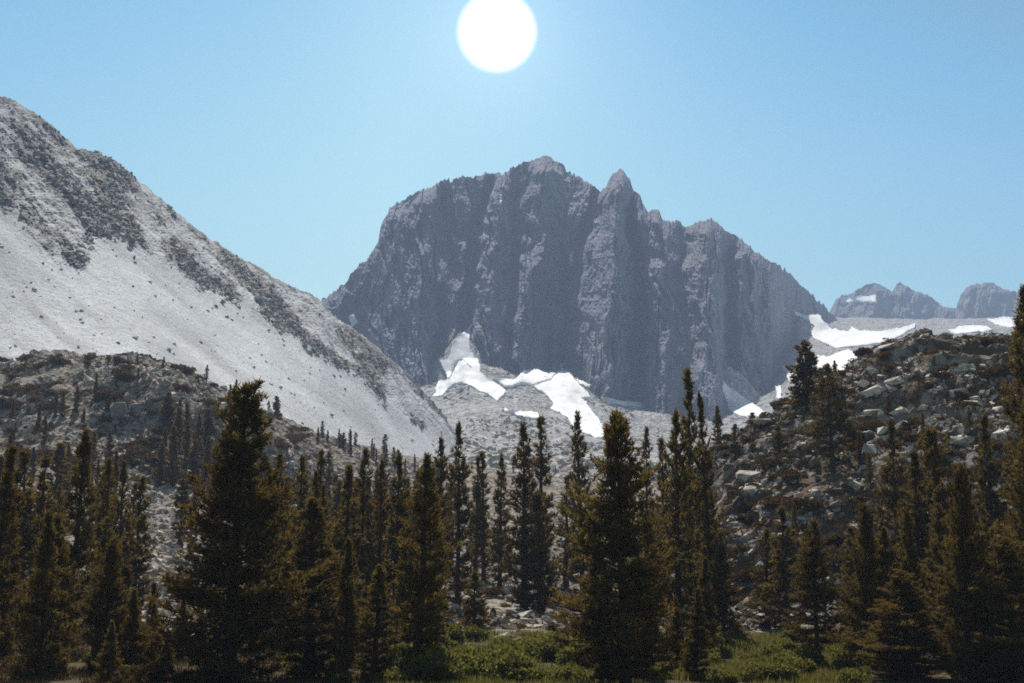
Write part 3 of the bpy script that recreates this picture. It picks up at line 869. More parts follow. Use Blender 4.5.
def boulder(x, y, s, label, group, seed, sink=0.25, z=None):
    r = random.Random(seed)
    o = bpy.data.objects.new('boulder', BIG[r.randrange(len(BIG))])
    link(o)
    o.location = (x, y, (drop(x, y) if z is None else z) + s * (0.55 - sink))
    o.rotation_euler = (r.uniform(-0.3, 0.3), r.uniform(-0.3, 0.3), r.uniform(0, 6.28))
    o.scale = (s * r.uniform(0.9, 1.4), s * r.uniform(0.8, 1.1), s * r.uniform(0.7, 1.0))
    return tag(o, label, 'boulder', group)

ORD = ['', 'first', 'second', 'third', 'fourth', 'fifth', 'sixth', 'seventh', 'eighth', 'ninth', 'tenth', 'eleventh', 'twelfth', 'thirteenth', 'fourteenth',
       'fifteenth', 'sixteenth', 'seventeenth', 'eighteenth', 'nineteenth', 'twentieth']
TENS = {2: ('twentieth', 'twenty'), 3: ('thirtieth', 'thirty'), 4: ('fortieth', 'forty'), 5: ('fiftieth', 'fifty'), 6: ('sixtieth', 'sixty'), 7: ('seventieth', 'seventy'), 8: ('eightieth', 'eighty'), 9: ('ninetieth', 'ninety')}
def ordinal(n):
    if n <= 20: return ORD[n]
    if n >= 100: return 'hundredth' if n == 100 else 'hundred and ' + ordinal(n - 100)
    t, u = divmod(n, 10)
    return TENS[t][0] if u == 0 else TENS[t][1] + ' ' + ORD[u]

rb = random.Random(77)
hb = []
for k in range(700):
    px = rb.uniform(700, 1040); Y = rb.uniform(135, 206)
    x = (px - 512) / F * Y
    if fbm(np.array([x / 12.0]), np.array([Y / 12.0]), 2, 531)[0] < -0.05: continue
    if soil_patch(px, Y) > 0.4: continue
    s = 0.5 + 1.5 * rb.random() ** 2
    z = drop(x, Y)
    q = project(np.array([x, Y, z + s * 0.5]))
    hb.append((q[0], q[1], x, Y, s))
    if len(hb) >= 140: break
hb.sort()
for k, (qx, qy, x, Y, s) in enumerate(hb):
    half = 'upper' if qy < 430 else 'lower'
    boulder(x, Y, s, '%s', 'boulders on the rocky hill', 1000 + k)['_half'] = half
for half in ('upper', 'lower'):
    k = 0
    for o in [o for o in COL.objects if o.get('_half') == half]:
        k += 1
        o['label'] = '%s granite boulder from the left on the %s rocky hill' % (ordinal(k), half)
for o in COL.objects:
    if '_half' in o: del o['_half']
# dark rock faces of the bench
M['cliff'] = mat_rock('dark_cliff_rock', (0.20, 0.19, 0.195), (0.32, 0.305, 0.305), (0.15, 0.115, 0.09))
OUT = []
for i in range(5):
    V, Fx = hull_rock(990 + i, 18, 1.0)
    me_o = mesh_np('rock_outcrop', V, Fx, M['cliff']); OUT.append(me_o.data); bpy.data.objects.remove(me_o)
oc = sorted([(104 + k * 7.4 + rb.uniform(-3, 3), 334 + rb.uniform(0, 8), rb.uniform(1.6, 3.1)) for k in range(17)])
for k, (px, Y, s_) in enumerate(oc):
    x = (px - 512) / F * Y
    o = link(bpy.data.objects.new('rock_outcrop', OUT[k % 5]))
    o.location = (x, Y, drop(x, Y) + s_ * 0.35); o.rotation_euler = (rb.uniform(-0.2, 0.2), rb.uniform(-0.2, 0.2), rb.uniform(0, 6.28))
    o.scale = (s_ * 0.9, s_ * 0.7, s_ * rb.uniform(0.9, 1.4))
    tag(o, '%s dark rock outcrop from the left along the bench cliff' % ordinal(k + 1), 'rock outcrop', 'dark outcrops of the bench cliff')
# boulders in the stony clearings between the trees
cl = []
for k in range(60):
    px, Y = rb.choice([(rb.uniform(485, 560), rb.uniform(112, 170)), (rb.uniform(690, 760), rb.uniform(108, 135)), (rb.uniform(140, 175), rb.uniform(120, 240)), (rb.uniform(440, 470), rb.uniform(110, 160))])
    cl.append((px, Y, (px - 512) / F * Y, 0.4 + 0.6 * rb.random() ** 2))
    if len(cl) >= 60: break
cl.sort()
for k, (px, Y, x, s) in enumerate(cl):
    boulder(x, Y, s, '%s pale boulder from the left in the clearings between the trees' % ordinal(k + 1), 'boulders in the clearings', 2000 + k, 0.1)

# ------------------------------------------------------------------ conifers
def ring_tube(path, rad, sides=7):
    path = np.asarray(path, float); n = len(path)
    a = np.linspace(0, 2 * np.pi, sides, endpoint=False)
    V = path[:, None, :] + np.stack([np.cos(a), np.sin(a), 0 * a], -1)[None] * np.asarray(rad)[:, None, None]
    i = np.arange(n * sides).reshape(n, sides)
    f = np.stack([i[:-1], np.roll(i[:-1], -1, 1), np.roll(i[1:], -1, 1), i[1:]], -1).reshape(-1, 4)
    return V.reshape(-1, 3), f

def sticks(A, B, ra, sides=3):
    """tapered limbs A->B as quads"""
    d = B - A; L = np.linalg.norm(d, axis=1)[:, None]; d = d / np.maximum(L, 1e-6)
    u = np.cross(d, np.array([0.13, 0.21, 0.97])); u /= np.linalg.norm(u, axis=1)[:, None]
    w = np.cross(d, u)
    a = np.arange(sides) * 2 * np.pi / sides
    ring = np.cos(a)[None, :, None] * u[:, None] + np.sin(a)[None, :, None] * w[:, None]
    V = np.concatenate([A[:, None] + ring * ra[:, None, None], B[:, None] + ring * (ra * 0.3)[:, None, None]], 1)
    n = len(A); base = (np.arange(n) * 2 * sides)[:, None]
    j = np.arange(sides); jn = (j + 1) % sides
    f = np.stack([base + j, base + jn, base + jn + sides, base + j + sides], -1).reshape(-1, 4)
    return V.reshape(-1, 3), f

PROFILES = {
    # t (0 base of crown .. 1 tip), radius share
    'broad':    ([0, 0.05, 0.2, 0.4, 0.6, 0.75, 0.88, 0.96, 1], [0.6, 0.92, 1.0, 0.84, 0.60, 0.41, 0.25, 0.13, 0.02]),
    'narrow':   ([0, 0.06, 0.25, 0.5, 0.7, 0.85, 0.95, 1], [0.5, 0.85, 1.0, 0.82, 0.54, 0.29, 0.11, 0.01]),
    'columnar': ([0, 0.1, 0.3, 0.6, 0.8, 0.92, 1], [0.5, 0.85, 1.0, 0.88, 0.62, 0.32, 0.03]),
    'cone':     ([0, 0.04, 0.15, 0.5, 0.8, 1], [0.7, 1.0, 0.95, 0.55, 0.24, 0.02]),
    'open':     ([0, 0.1, 0.25, 0.5, 0.7, 0.85, 1], [0.6, 1.0, 0.95, 0.7, 0.5, 0.3, 0.05]),
}
def pine(seed, h, half_w, style, density=1.0, blade=(0.34, 0.075), clear=0.03, lean=0.0):
    """trunk mesh with limbs, and a crown of needle tufts; returns (trunk data, crown data)"""
    r = np.random.default_rng(seed)
    zt = np.linspace(0, h, 9)
    bend = np.stack([np.cumsum(r.normal(0, 0.05, 9)) * h / 16 + lean * zt, np.cumsum(r.normal(0, 0.05, 9)) * h / 16, zt], -1); bend[0, :2] = 0
    r0 = h * 0.016 + 0.05
    rad = r0 * (1 - zt / h) ** 0.9 + 0.015; rad[0] *= 1.35
    bend[0, 2] = -0.6
    Vt, Ft = ring_tube(bend, rad)
    pxs, prs = PROFILES[style]
    nb = int((230 if style != 'columnar' else 190) * density * (h / 15) ** 0.6)
    t = np.sort(r.random(nb) ** 0.92)
    # whorls: limbs come in uneven storeys with gaps
    t = np.clip(t + 0.012 * np.sin(t * h * 5.5 + r.uniform(0, 6)), 0, 0.995)
    z = h * (clear + (1 - clear) * t)
    az = r.uniform(0, 2 * np.pi, nb)
    lump = 1 + 0.22 * np.sin(az * 2 + t * 9 + seed) * r.uniform(0.4, 1) + 0.17 * np.sin(az * 3 - t * 17 + seed * 1.7)
    storey = 1 + 0.24 * noise2(t * h * 0.9, t * 0 + seed, seed)
    Lr = half_w * np.interp(t, pxs, prs) * lump * storey * r.uniform(0.5, 1.18, nb)
    Lr = np.maximum(Lr, 0.06)
    up = np.interp(t, [0, 0.3, 0.7, 1], [-0.1, 0.2, 0.7, 1.8]) + r.normal(0, 0.14, nb)
    if style == 'open': up = np.interp(t, [0, 0.4, 0.8, 1], [-0.2, 0.0, 0.3, 1.2]) + r.normal(0, 0.1, nb)
    base = np.stack([np.interp(z, bend[:, 2], bend[:, 0]), np.interp(z, bend[:, 2], bend[:, 1]), z], -1)
    out = np.stack([np.cos(az), np.sin(az), up], -1)
    tip = base + out * Lr[:, None]
    Vl, Fl = sticks(base, tip, 0.012 + 0.018 * Lr)
    trunk = mesh_np('trunk', np.concatenate([Vt, Vl]), np.concatenate([Ft, Fl + len(Vt)]), M['bark'], smooth=True)
    # tufts along every limb, curling up at the ends, with side sprays
    C, D = [], []
    nt_ = np.maximum(2, (Lr * 7.5 * density).astype(int))
    for b in range(nb):
        n = nt_[b]
        s = np.sqrt(r.uniform(0.04, 1.0, n))
        p = base[b] + (tip[b] - base[b]) * s[:, None]
        side = np.array([-out[b][1], out[b][0], 0.0])
        spread = (0.36 * Lr[b] * (1.08 - s)) + 0.05
        p = p + side * (r.normal(0, 1, n) * spread)[:, None]
        p[:, 2] += 0.22 * Lr[b] * s ** 2 + r.normal(0, 0.07, n)
        d = out[b] * 0.6 + np.array([0, 0, 0.55]) + r.normal(0, 0.35, (n, 3))
        C.append(p); D.append(d)
    # leader
    n = int(14 * density) + 4
    p = np.stack([np.full(n, bend[-1, 0]), np.full(n, bend[-1, 1]), h - r.random(n) ** 1.3 * h * 0.07], -1) + r.normal(0, 0.05, (n, 3))
    C.append(p); D.append(np.array([0, 0, 1.0]) + r.normal(0, 0.45, (n, 3)))
    C = np.concatenate(C); D = np.concatenate(D); D /= np.linalg.norm(D, axis=1)[:, None]
    k = 7
    n = len(C)
    Dk = np.repeat(D, k, 0) + r.normal(0, 0.55, (n * k, 3)); Dk /= np.linalg.norm(Dk, axis=1)[:, None]
    Ck = np.repeat(C, k, 0) + r.normal(0, 0.05, (n * k, 3))
    L = blade[0] * r.uniform(0.6, 1.3, n * k); wd = blade[1] * r.uniform(0.7, 1.3, n * k)
    u = np.cross(Dk, r.normal(size=(n * k, 3))); u /= np.maximum(np.linalg.norm(u, axis=1)[:, None], 1e-6)
    A = Ck - u * wd[:, None] / 2; B = Ck + u * wd[:, None] / 2; T = Ck + Dk * L[:, None]
    Vc = np.stack([A, B, T], 1).reshape(-1, 3)
    Fcn = np.arange(len(Vc)).reshape(-1, 3)
    crown = mesh_np('crown', Vc, Fcn, M['needles'])
    dt, dc = trunk.data, crown.data
    bpy.data.objects.remove(trunk); bpy.data.objects.remove(crown)
    return dt, dc, h, half_w

PROTO = {}
def proto(key):
    if key not in PROTO:
        style, lod, i = key
        dims = {'broad': (16, 3.2), 'narrow': (16, 1.75), 'columnar': (16, 0.95), 'cone': (8, 1.7), 'open': (14, 3.3)}[style]
        den, bl = {'near': (1.35, (0.34, 0.075)), 'mid': (0.8, (0.42, 0.13)), 'far': (0.62, (0.62, 0.27))}[lod]
        if style == 'broad': den *= 1.15
        if style == 'open': den *= 0.85
        PROTO[key] = pine(hash_key(key), dims[0], dims[1], style, den, bl, {'open': 0.14, 'columnar': 0.1}.get(style, 0.02))
    return PROTO[key]
def hash_key(key):
    return sum(ord(c) * (i + 3) for i, c in enumerate(key[0] + key[1])) * 7 + key[2] * 101

TREES = []
def conifer(px, tip, Y, style, wpx, label, group=None, variant=None, name='conifer', lean=0.0):
    """a conifer whose tip shows at (px, tip) standing on the ground at depth Y"""
    r = random.Random(int(px * 13 + tip * 7 + Y))
    P = at(px, tip, Y)
    x, y = float(P[0]), float(P[1])
    z = drop(x, y) - 0.15
    h = float(P[2]) - z
    if h < 1.0: return None
    lod = 'near' if Y < 96 else ('mid' if Y < 185 else 'far')
    nvar = {'near': 4, 'mid': 5, 'far': 4}[lod]
    v = r.randrange(nvar) if variant is None else variant
    dt, dc, h0, w0 = proto((style, lod, v))
    root = bpy.data.objects.new(name, None); link(root)
    root.empty_display_size = 0.5
    root.location = (x, y, z)
    sw = (wpx / 2 / F * Y) / w0 * (0.86 if style in ('narrow', 'cone') else 0.95)
    root.scale = (sw, sw, h / h0)
    root.rotation_euler = (r.uniform(-0.03, 0.03), r.uniform(-0.03, 0.03) + lean, r.uniform(0, 6.28))
    for nm, d in (('trunk', dt), ('crown', dc)):
        c = bpy.data.objects.new(nm, d); link(c); c.parent = root
    tag(root, label, 'conifer', group)
    TREES.append((px, Y, wpx, root))
    return root

NAMED = [
    # the conspicuous ones, near to far, left to right
    (237, 386, 72, 'broad', 146, 'tallest broad conifer on the left with a dense tufted crown and blunt top'),
    (622, 418, 72, 'broad', 124, 'big broad conifer right of centre with a dense crown reaching the bottom edge'),
    (1014, 292, 92, 'narrow', 74, 'tallest conifer on the right edge, rising above the rocky hill into the sky'),
    (684, 373, 108, 'columnar', 22, 'tall slim columnar conifer standing highest against the mountain right of centre'),
    (708, 397, 110, 'narrow', 36, 'slender pointed conifer just right of the tall columnar one'),
    (672, 414, 100, 'narrow', 52, 'bushy dark conifer just left of and below the tall columnar one'),
    (828, 365, 163, 'open', 62, 'open branched conifer on the hill shelf above a patch of dark shade'),
    (805, 342, 186, 'broad', 44, 'dark conifer on the hill shoulder standing against the snow basin'),
    (778, 426, 170, 'narrow', 26, 'small slim conifer on the hill left of the open branched one'),
    (752, 413, 203, 'narrow', 15, 'tiny conifer on the crest of the hill left of the snow strip gully'),
    (735, 424, 204, 'narrow', 12, 'tiniest conifer at the low left end of the hill crest'),
    (459, 425, 138, 'narrow', 36, 'slim conifer left of centre standing against the pale moraine'),
    (437, 441, 125, 'narrow', 36, 'conifer at the lower tip of the bare scree, just left of the slim one'),
    (523, 426, 138, 'narrow', 46, 'bushy pointed conifer at the centre, left one of a close pair'),
    (540, 419, 150, 'columnar', 24, 'thin spire conifer at the centre, right one of a close pair'),
    (538, 498, 134, 'cone', 48, 'dark low conifer at the foot of the central close pair'),
    (582, 413, 146, 'narrow', 38, 'pointed conifer standing in front of the largest snowfield'),
    (475, 574, 112, 'cone', 36, 'small dark cone shaped conifer alone on the stony clearing'),
    (565, 478, 160, 'columnar', 20, 'thin sparse conifer between the central pair and the one before the snowfield'),
    (500, 456, 160, 'narrow', 28, 'short conifer left of the central pair'),
    (484, 455, 172, 'columnar', 16, 'right one of two thin spire conifers near the scree tip'),
    (476, 459, 170, 'columnar', 15, 'left one of two thin spire conifers near the scree tip'),
    (645, 428, 178, 'columnar', 15, 'thin distant spire conifer right beside the big broad conifer'),
    (660, 440, 150, 'columnar', 18, 'thin conifer between the big broad one and the bushy dark one'),
    (722, 548, 107, 'cone', 56, 'squat black conifer at the back edge of the green meadow'),
    (783, 508, 112, 'narrow', 50, 'dark conifer at the foot of the hill behind the meadow'),
    (764, 530, 116, 'narrow', 40, 'shorter dark conifer at the foot of the hill, left of its twin'),
    (811, 522, 84, 'open', 62, 'thin limbed conifer standing before the right end of the meadow'),
    (892, 424, 122, 'narrow', 46, 'narrow dark conifer on the left of the big cluster below the hilltop'),
    (932, 432, 104, 'broad', 84, 'broad dark conifer in the middle of the big cluster below the hilltop'),
    (912, 455, 98, 'narrow', 56, 'dark conifer between the narrow and the broad one in the right cluster'),
    (985, 418, 108, 'narrow', 50, 'dark conifer just left of the tallest one on the right edge'),
    (870, 540, 92, 'narrow', 54, 'dark conifer at the lower left of the big right hand cluster'),
    (850, 528, 104, 'narrow', 40, 'slim dark conifer left of the right hand cluster'),
    (958, 508, 82, 'broad', 92, 'large dark conifer low in the right hand cluster'),
    (904, 572, 76, 'broad', 92, 'bushy dark conifer at the bottom edge of the right hand cluster'),
    (1006, 540, 74, 'broad', 100, 'brownish lit conifer in the bottom right corner'),
    (1030, 400, 86, 'broad', 90, 'conifer cut by the right edge below the tallest one'),
    (418, 456, 76, 'narrow', 66, 'tall dark conifer left of the green willows with its trunk reaching the bottom'),
    (397, 456, 100, 'narrow', 46, 'conifer just left of the tall dark one by the willows'),
    (375, 566, 75, 'narrow', 46, 'slim young conifer at the bottom between the bushy one and the tall dark one'),
    (312, 500, 76, 'narrow', 82, 'bushy olive lit conifer at the bottom right of the tallest left one'),
    (3, 447, 82, 'narrow', 54, 'dark conifer cut by the left edge'),
    (78, 432, 92, 'narrow', 56, 'tallest narrow conifer in the left cluster, left of the broad one'),
    (32, 455, 106, 'columnar', 28, 'slim columnar conifer second from the left edge'),
    (50, 458, 110, 'columnar', 26, 'slim columnar conifer left of the tallest narrow one in the left cluster'),
    (18, 472, 104, 'columnar', 28, 'short slim conifer beside the left edge'),
    (108, 460, 108, 'narrow', 38, 'left one of three close conifers right of the tallest narrow one'),
    (124, 463, 112, 'narrow', 36, 'middle one of three close conifers left of the broad one'),
    (140, 478, 118, 'narrow', 38, 'right one of three close conifers at the edge of the stony gap'),
    (268, 470, 112, 'narrow', 34, 'dark conifer just behind the right side of the broad left one'),
    (284, 455, 108, 'narrow', 42, 'pointed conifer rising just right of the broad left one'),
    (302, 458, 118, 'narrow', 36, 'conifer second to the right of the broad left one'),
    (320, 452, 128, 'narrow', 36, 'pointed conifer below the middle of the scree foot'),
    (346, 468, 102, 'narrow', 48, 'dense conifer in the middle of the left hand grove'),
    (364, 450, 116, 'narrow', 38, 'highest reaching conifer between the broad one and the tall dark one'),
    (381, 462, 112, 'narrow', 36, 'conifer right of the highest one in the middle of the grove'),
]
for a in NAMED: conifer(*a[:5], a[5], 'conifers of the valley grove')

def taken(px, Y, w):
    return any(abs(px - t[0]) < (w + t[2]) * 0.28 and abs(Y - t[1]) < Y * 0.08 for t in TREES)

def row(n, pxr, yr, hr, wr, styles, seed, phrase, group, cond=None):
    r = random.Random(seed); made = []
    tries = 0
    while len(made) < n and tries < n * 40:
        tries += 1
        px = r.uniform(*pxr); Y = yr[0] * (yr[1] / yr[0]) ** r.random()
        if cond and not cond(px, Y): continue
        x = (px - 512) / F * Y
        h = r.uniform(*hr); z = drop(x, Y)
        qx, qy = project(np.array([x, Y, z + h]))
        w = h * r.uniform(*wr) * F / Y
        if taken(px, Y, w): continue
        made.append((float(qx), float(qy), Y, r.choice(styles), w))
        TREES.append((px, Y, w, None))
    made.sort()
    for k, a in enumerate(made):
        conifer(*a, phrase % ordinal(k + 1), group)

row(26, (250, 445), (395, 470), (5, 9), (0.2, 0.3), ['narrow', 'columnar'], 1, '%s tiny conifer from the left in the row along the scree foot', 'row of tiny conifers at the scree foot')
row(32, (160, 266), (280, 335), (8, 14), (0.24, 0.36), ['narrow', 'columnar'], 2, '%s small conifer from the left below the dark bench cliff', 'clump of conifers below the bench cliff')
row(18, (-20, 110), (265, 345), (5, 9), (0.25, 0.4), ['narrow', 'cone'], 3, '%s small bushy conifer from the left on the rocky bench at far left', 'conifers on the rocky bench')
row(9, (100, 240), (345, 420), (3, 6), (0.3, 0.5), ['cone', 'narrow'], 4, '%s stunted conifer from the left on top of the bench cliff', 'stunted conifers on the bench top')
row(34, (180, 450), (180, 330), (9, 14), (0.18, 0.28), ['narrow', 'columnar'], 5, '%s conifer from the left in the far half of the left grove', 'far conifers of the left grove')
row(13, (-20, 150), (125, 230), (11, 15), (0.16, 0.24), ['narrow', 'columnar'], 6, '%s slim conifer from the left behind the left edge cluster', 'slim conifers behind the left cluster')
row(20, (250, 440), (95, 165), (10, 15), (0.18, 0.26), ['narrow'], 7, '%s dark conifer from the left in the middle of the left grove', 'middle conifers of the left grove')
row(6, (-20, 130), (74, 90), (6, 9.5), (0.32, 0.45), ['cone', 'broad'], 8, '%s young bushy conifer from the left along the bottom left edge', 'young conifers along the bottom left')
row(6, (110, 205), (72, 92), (2.2, 5), (0.4, 0.55), ['cone'], 17, '%s tiny young conifer from the left in the gap beside the tallest left conifer', 'young conifers in the left gap')
row(9, (270, 440), (74, 92), (4.5, 8), (0.3, 0.42), ['cone', 'narrow'], 9, '%s young conifer from the left along the bottom beside the broad conifer', 'young conifers along the bottom middle')
row(14, (445, 620), (165, 330), (6, 11), (0.18, 0.28), ['narrow', 'columnar'], 10, '%s small far conifer from the left in the gap at the centre', 'far conifers at the centre')
row(12, (640, 720), (120, 240), (8, 13), (0.2, 0.28), ['narrow'], 11, '%s conifer from the left behind the bushy dark one below the hill', 'conifers behind the hill foot')
row(12, (590, 700), (76, 105), (4, 8), (0.3, 0.45), ['cone', 'narrow'], 12, '%s low young conifer from the left round the big broad conifer', 'young conifers round the broad one')
row(34, (850, 1040), (80, 128), (8, 13), (0.24, 0.36), ['narrow', 'broad'], 13, '%s dark conifer from the left filling the right hand cluster', 'conifers filling the right cluster')
row(16, (880, 1045), (74, 100), (12, 16.5), (0.24, 0.34), ['narrow', 'broad'], 16, '%s tall dark conifer from the left in the black mass at lower right', 'tall conifers at lower right', lambda px, Y: px > 905 or Y > 88)
row(14, (700, 1030), (140, 200), (2.5, 5), (0.35, 0.55), ['cone', 'narrow'], 14, '%s stunted conifer from the left scattered on the rocky hill', 'stunted conifers on the rocky hill')
row(10, (480, 700), (420, 620), (5, 8), (0.22, 0.35), ['narrow'], 15, '%s tiny far conifer from the left at the toe of the moraine', 'tiny conifers at the moraine toe')

# ------------------------------------------------------------------ shrubs
def bush_mesh(seed, n, leaf, mat, flat=0.7, spiky=0.3):
    r = np.random.default_rng(seed)
    # several clumps leaning out of one root
    k = 9
    cc = r.normal(0, 0.38, (k, 3)); cc[:, 2] = np.abs(cc[:, 2]) + 0.25
    cr = r.uniform(0.28, 0.5, k)
    ci = r.integers(0, k, n)
    d = r.normal(size=(n, 3)); d /= np.linalg.norm(d, axis=1)[:, None]
    P = cc[ci] + d * cr[ci][:, None] * r.uniform(0.55, 1.1, n)[:, None]
    P[:, 2] *= flat; P[:, 2] = np.abs(P[:, 2])
    D = d * 0.6 + np.array([0, 0, spiky + 0.4]) + r.normal(0, 0.4, (n, 3)); D /= np.linalg.norm(D, axis=1)[:, None]
    u = np.cross(D, r.normal(size=(n, 3))); u /= np.linalg.norm(u, axis=1)[:, None]
    L = leaf * r.uniform(0.6, 1.5, n); w = L * 0.38
    V = np.stack([P, P + D * (L * 0.5)[:, None] + u * w[:, None], P + D * L[:, None], P + D * (L * 0.5)[:, None] - u * w[:, None]], 1).reshape(-1, 3)
    crown = mesh_np('foliage', V, np.arange(len(V)).reshape(-1, 4), M[mat])
    a = np.zeros((k, 3)); a[:, 2] = -0.15
    Vs, Fs = sticks(a, cc * np.array([1, 1, flat]), np.full(k, 0.03))
    stem = mesh_np('stem', Vs, Fs, M['bark'])
    r1, r2 = crown.data, stem.data
    bpy.data.objects.remove(crown); bpy.data.objects.remove(stem)
    return r1, r2
WILLOW = [bush_mesh(70 + i, 2600, 0.13, 'willow', 0.9, 0.5) for i in range(3)]
SHRUB = [bush_mesh(80 + i, 1100, 0.2, 'shrub', 0.62, 0.2) for i in range(3)]

def bush(kind, x, y, s, sz, label, cat, group, seed):
    r = random.Random(seed)
    a, b = (WILLOW if kind == 'willow_bush' else SHRUB)[r.randrange(3)]
    root = bpy.data.objects.new(kind, None); link(root)
    root.location = (x, y, drop(x, y) - 0.05); root.scale = (s, s, sz); root.rotation_euler = (0, 0, r.uniform(0, 6.28))
    for nm, d in (('foliage', a), ('stem', b)):
        c = bpy.data.objects.new(nm, d); link(c); c.parent = root
    tag(root, label, cat, group)

def bushes(kind, n, pxr, yr, sr, seed, phrase, cat, group, hz=(0.7, 1.0), cond=None):
    r = random.Random(seed); L = []
    while len(L) < n:
        px = r.uniform(*pxr); Y = r.uniform(*yr); x = (px - 512) / F * Y
        if cond and not cond(px, Y, x): continue
        L.append((px, Y, x, r.uniform(*sr)))
    L.sort()
    for k, (px, Y, x, s) in enumerate(L):
        bush(kind, x, Y, s, s * r.uniform(*hz), phrase % ordinal(k + 1), cat, group, seed * 100 + k)
bushes('willow_bush', 40, (405, 590), (72, 103), (0.9, 1.9), 21, '%s green willow from the left in the thicket at bottom centre', 'bush', 'willows at the bottom centre')
bushes('willow_bush', 34, (690, 850), (72, 104), (0.6, 1.3), 22, '%s low green bush from the left on the bright green meadow', 'bush', 'low bushes on the meadow')
bushes('willow_bush', 4, (100, 160), (72, 95), (0.6, 1.2), 23, '%s small green bush from the left beside the tallest left conifer', 'bush', 'green bushes at lower left')
bushes('willow_bush', 16, (290, 405), (70, 86), (0.6, 1.2), 24, '%s olive bush from the left under the young conifers below', 'bush', 'olive bushes at the bottom')
for k_, (n_, y_, w_) in enumerate([(80, (165, 210), 'upper'), (70, (130, 165), 'lower')]):
    bushes('brown_shrub', n_, (690, 1040), y_, (0.8, 2.3), 25 + 40 * k_, '%s low brown shrub from the left on the ' + w_ + ' rocky hill', 'shrub', 'brown shrubs on the rocky hill', (0.5, 0.8), lambda px, Y, x: soil_patch(px, Y) < 0.3)
for k_, (n_, y_, w_) in enumerate([(60, (350, 440), 'upper'), (58, (285, 350), 'lower')]):
    bushes('brown_shrub', n_, (-10, 300), y_, (1.8, 4.2), 26 + 40 * k_, '%s low brown shrub from the left on the ' + w_ + ' rocky bench', 'shrub', 'brown shrubs on the bench', (0.5, 0.8))
bushes('brown_shrub', 6, (110, 205), (66, 82), (0.9, 1.6), 29, '%s brown shrub from the left at the bottom edge beside the tallest left conifer', 'shrub', 'brown shrubs at the bottom left', (0.7, 1.0))
bushes('brown_shrub', 26, (-10, 640), (100, 190), (0.6, 1.5), 27, '%s low brown shrub from the left on the stony valley floor', 'shrub', 'brown shrubs on the valley floor', (0.5, 0.8))

def scrub(name, n, pxr, yr, sr, seed, label, cond=None):
    '''low mats of dry scrub too many to tell apart, one mesh'''
    r = np.random.default_rng(seed)
    me = SHRUB[0][0]; a = np.empty(len(me.vertices) * 3, np.float32); me.vertices.foreach_get("co", a)
    Q = a.reshape(-1, 4, 3)
    out = []
    while len(out) < n:
        px = r.uniform(*pxr); Y = r.uniform(*yr); x = (px - 512) / F * Y
        if cond and not cond(px, Y, x): continue
        q = Q[r.choice(len(Q), 260, replace=False)].reshape(-1, 3).copy()
        an = r.uniform(0, 6.28); c_, s_ = math.cos(an), math.sin(an); sz = r.uniform(*sr)
        q = np.stack([q[:, 0] * c_ - q[:, 1] * s_, q[:, 0] * s_ + q[:, 1] * c_, q[:, 2] * 0.6], -1) * sz
        out.append(q + np.array([x, Y, drop(x, Y) - 0.05]))
    V = np.concatenate(out)
    tag(mesh_np(name, V, np.arange(len(V)).reshape(-1, 4), M['shrub']), label, 'scrub', kind='stuff')
scrub('hill_scrub', 260, (690, 1045), (128, 210), (0.6, 1.5), 61, 'mats of dry brown scrub between the rocks of the right hill', lambda px, Y, x: soil_patch(px, Y) < 0.3)
scrub('bench_scrub', 170, (-20, 330), (275, 440), (1.0, 2.8), 62, 'mats of dry brown scrub covering the rocky bench on the left')
scrub('valley_scrub', 160, (-20, 700), (112, 260), (0.4, 1.1), 63, 'mats of dry brown scrub on the stony valley floor')

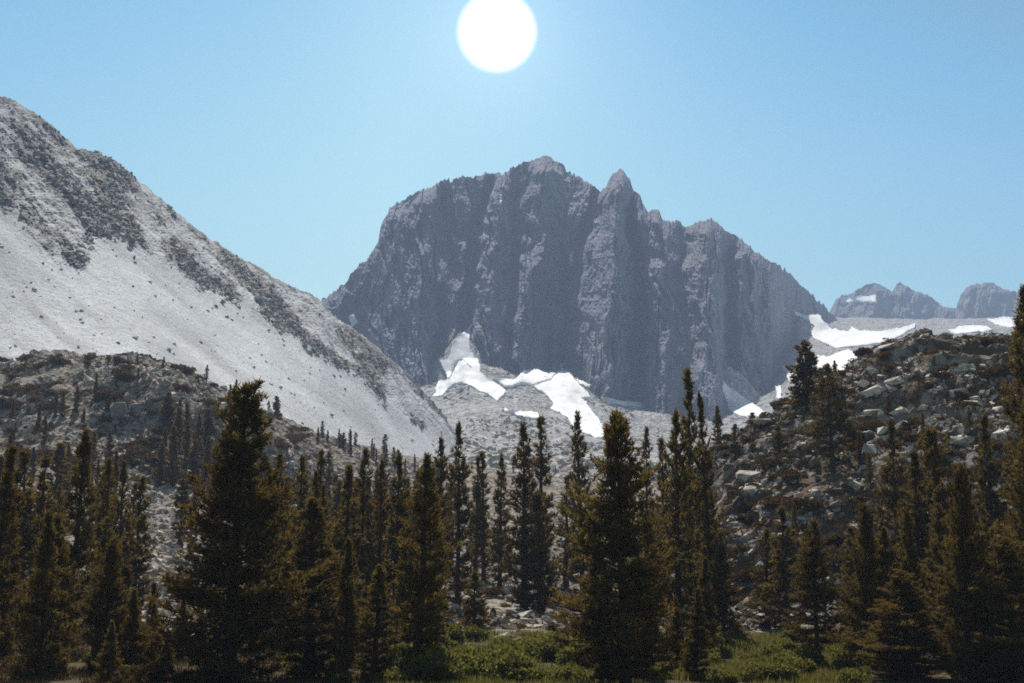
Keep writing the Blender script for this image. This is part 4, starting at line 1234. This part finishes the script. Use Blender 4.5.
# grass
def grass(name, n, pxr, yr, hr, mat, seed, label, thr):
    r = np.random.default_rng(seed)
    gp = r.uniform(*pxr, n); gy = yr[0] * (yr[1] / yr[0]) ** r.random(n)
    gx = (gp - 512) / F * gy
    keep = (fbm(gx / 3, gy / 3, 3, 701 + seed) > thr)
    gx, gy = gx[keep], gy[keep]
    # heights straight from the valley floor's own grid
    gpx_i = 512 + F * gx / gy * 1.018
    fi = np.interp(gpx_i, gpx, np.arange(len(gpx))); fj = np.interp(gy, gY, np.arange(len(gY)))
    i0 = fi.astype(int); j0 = fj.astype(int); u = fi - i0; v = fj - j0
    gz = (zg[j0, i0] * (1 - u) + zg[j0, i0 + 1] * u) * (1 - v) + (zg[j0 + 1, i0] * (1 - u) + zg[j0 + 1, i0 + 1] * u) * v
    n = len(gx)
    c = np.stack([gx, gy, gz - 0.03], -1)
    d = np.stack([r.normal(0, 0.25, n), r.normal(0, 0.25, n), np.ones(n)], -1) * r.uniform(*hr, n)[:, None]
    a = r.uniform(0, 6.28, n); s = np.stack([np.cos(a), np.sin(a), 0 * a], -1) * 0.035
    V = np.stack([c - s, c + s, c + d], 1).reshape(-1, 3)
    g = mesh_np(name, V, np.arange(len(V)).reshape(-1, 3), M[mat])
    tag(g, label, 'grass', kind='stuff')
grass('meadow_grass', 80000, (390, 860), (60, 110), (0.2, 0.6), 'grass', 5, 'green grass of the small meadow at the bottom of the slope', -0.25)
grass('dry_grass', 70000, (-30, 470), (58, 150), (0.15, 0.5), 'shrub', 6, 'dry brown grass and litter under the left grove', -0.15)

# ------------------------------------------------------------------ the air
m = bpy.data.materials.new('thin_air'); m.use_nodes = True; nt = m.node_tree; nt.nodes.clear()
pv = nt.nodes.new("ShaderNodeVolumePrincipled"); pv.inputs["Color"].default_value = (0.53, 0.68, 1.0, 1)
pv.inputs["Density"].default_value = 0.00022; pv.inputs["Anisotropy"].default_value = 0.0
om = nt.nodes.new("ShaderNodeOutputMaterial"); nt.links.new(pv.outputs[0], om.inputs["Volume"])
bm = bmesh.new(); bmesh.ops.create_cube(bm, size=1.0)
for v in bm.verts:
    v.co = Vector((v.co.x * 12400, 2700 + v.co.y * 6600, (v.co.z + 0.5) * 1505 - 5))
me = bpy.data.meshes.new('haze'); bm.to_mesh(me); bm.free(); me.materials.append(m)
haze = bpy.data.objects.new('haze', me); link(haze)
tag(haze, 'thin blue summer haze filling the valley', 'haze', kind='stuff')
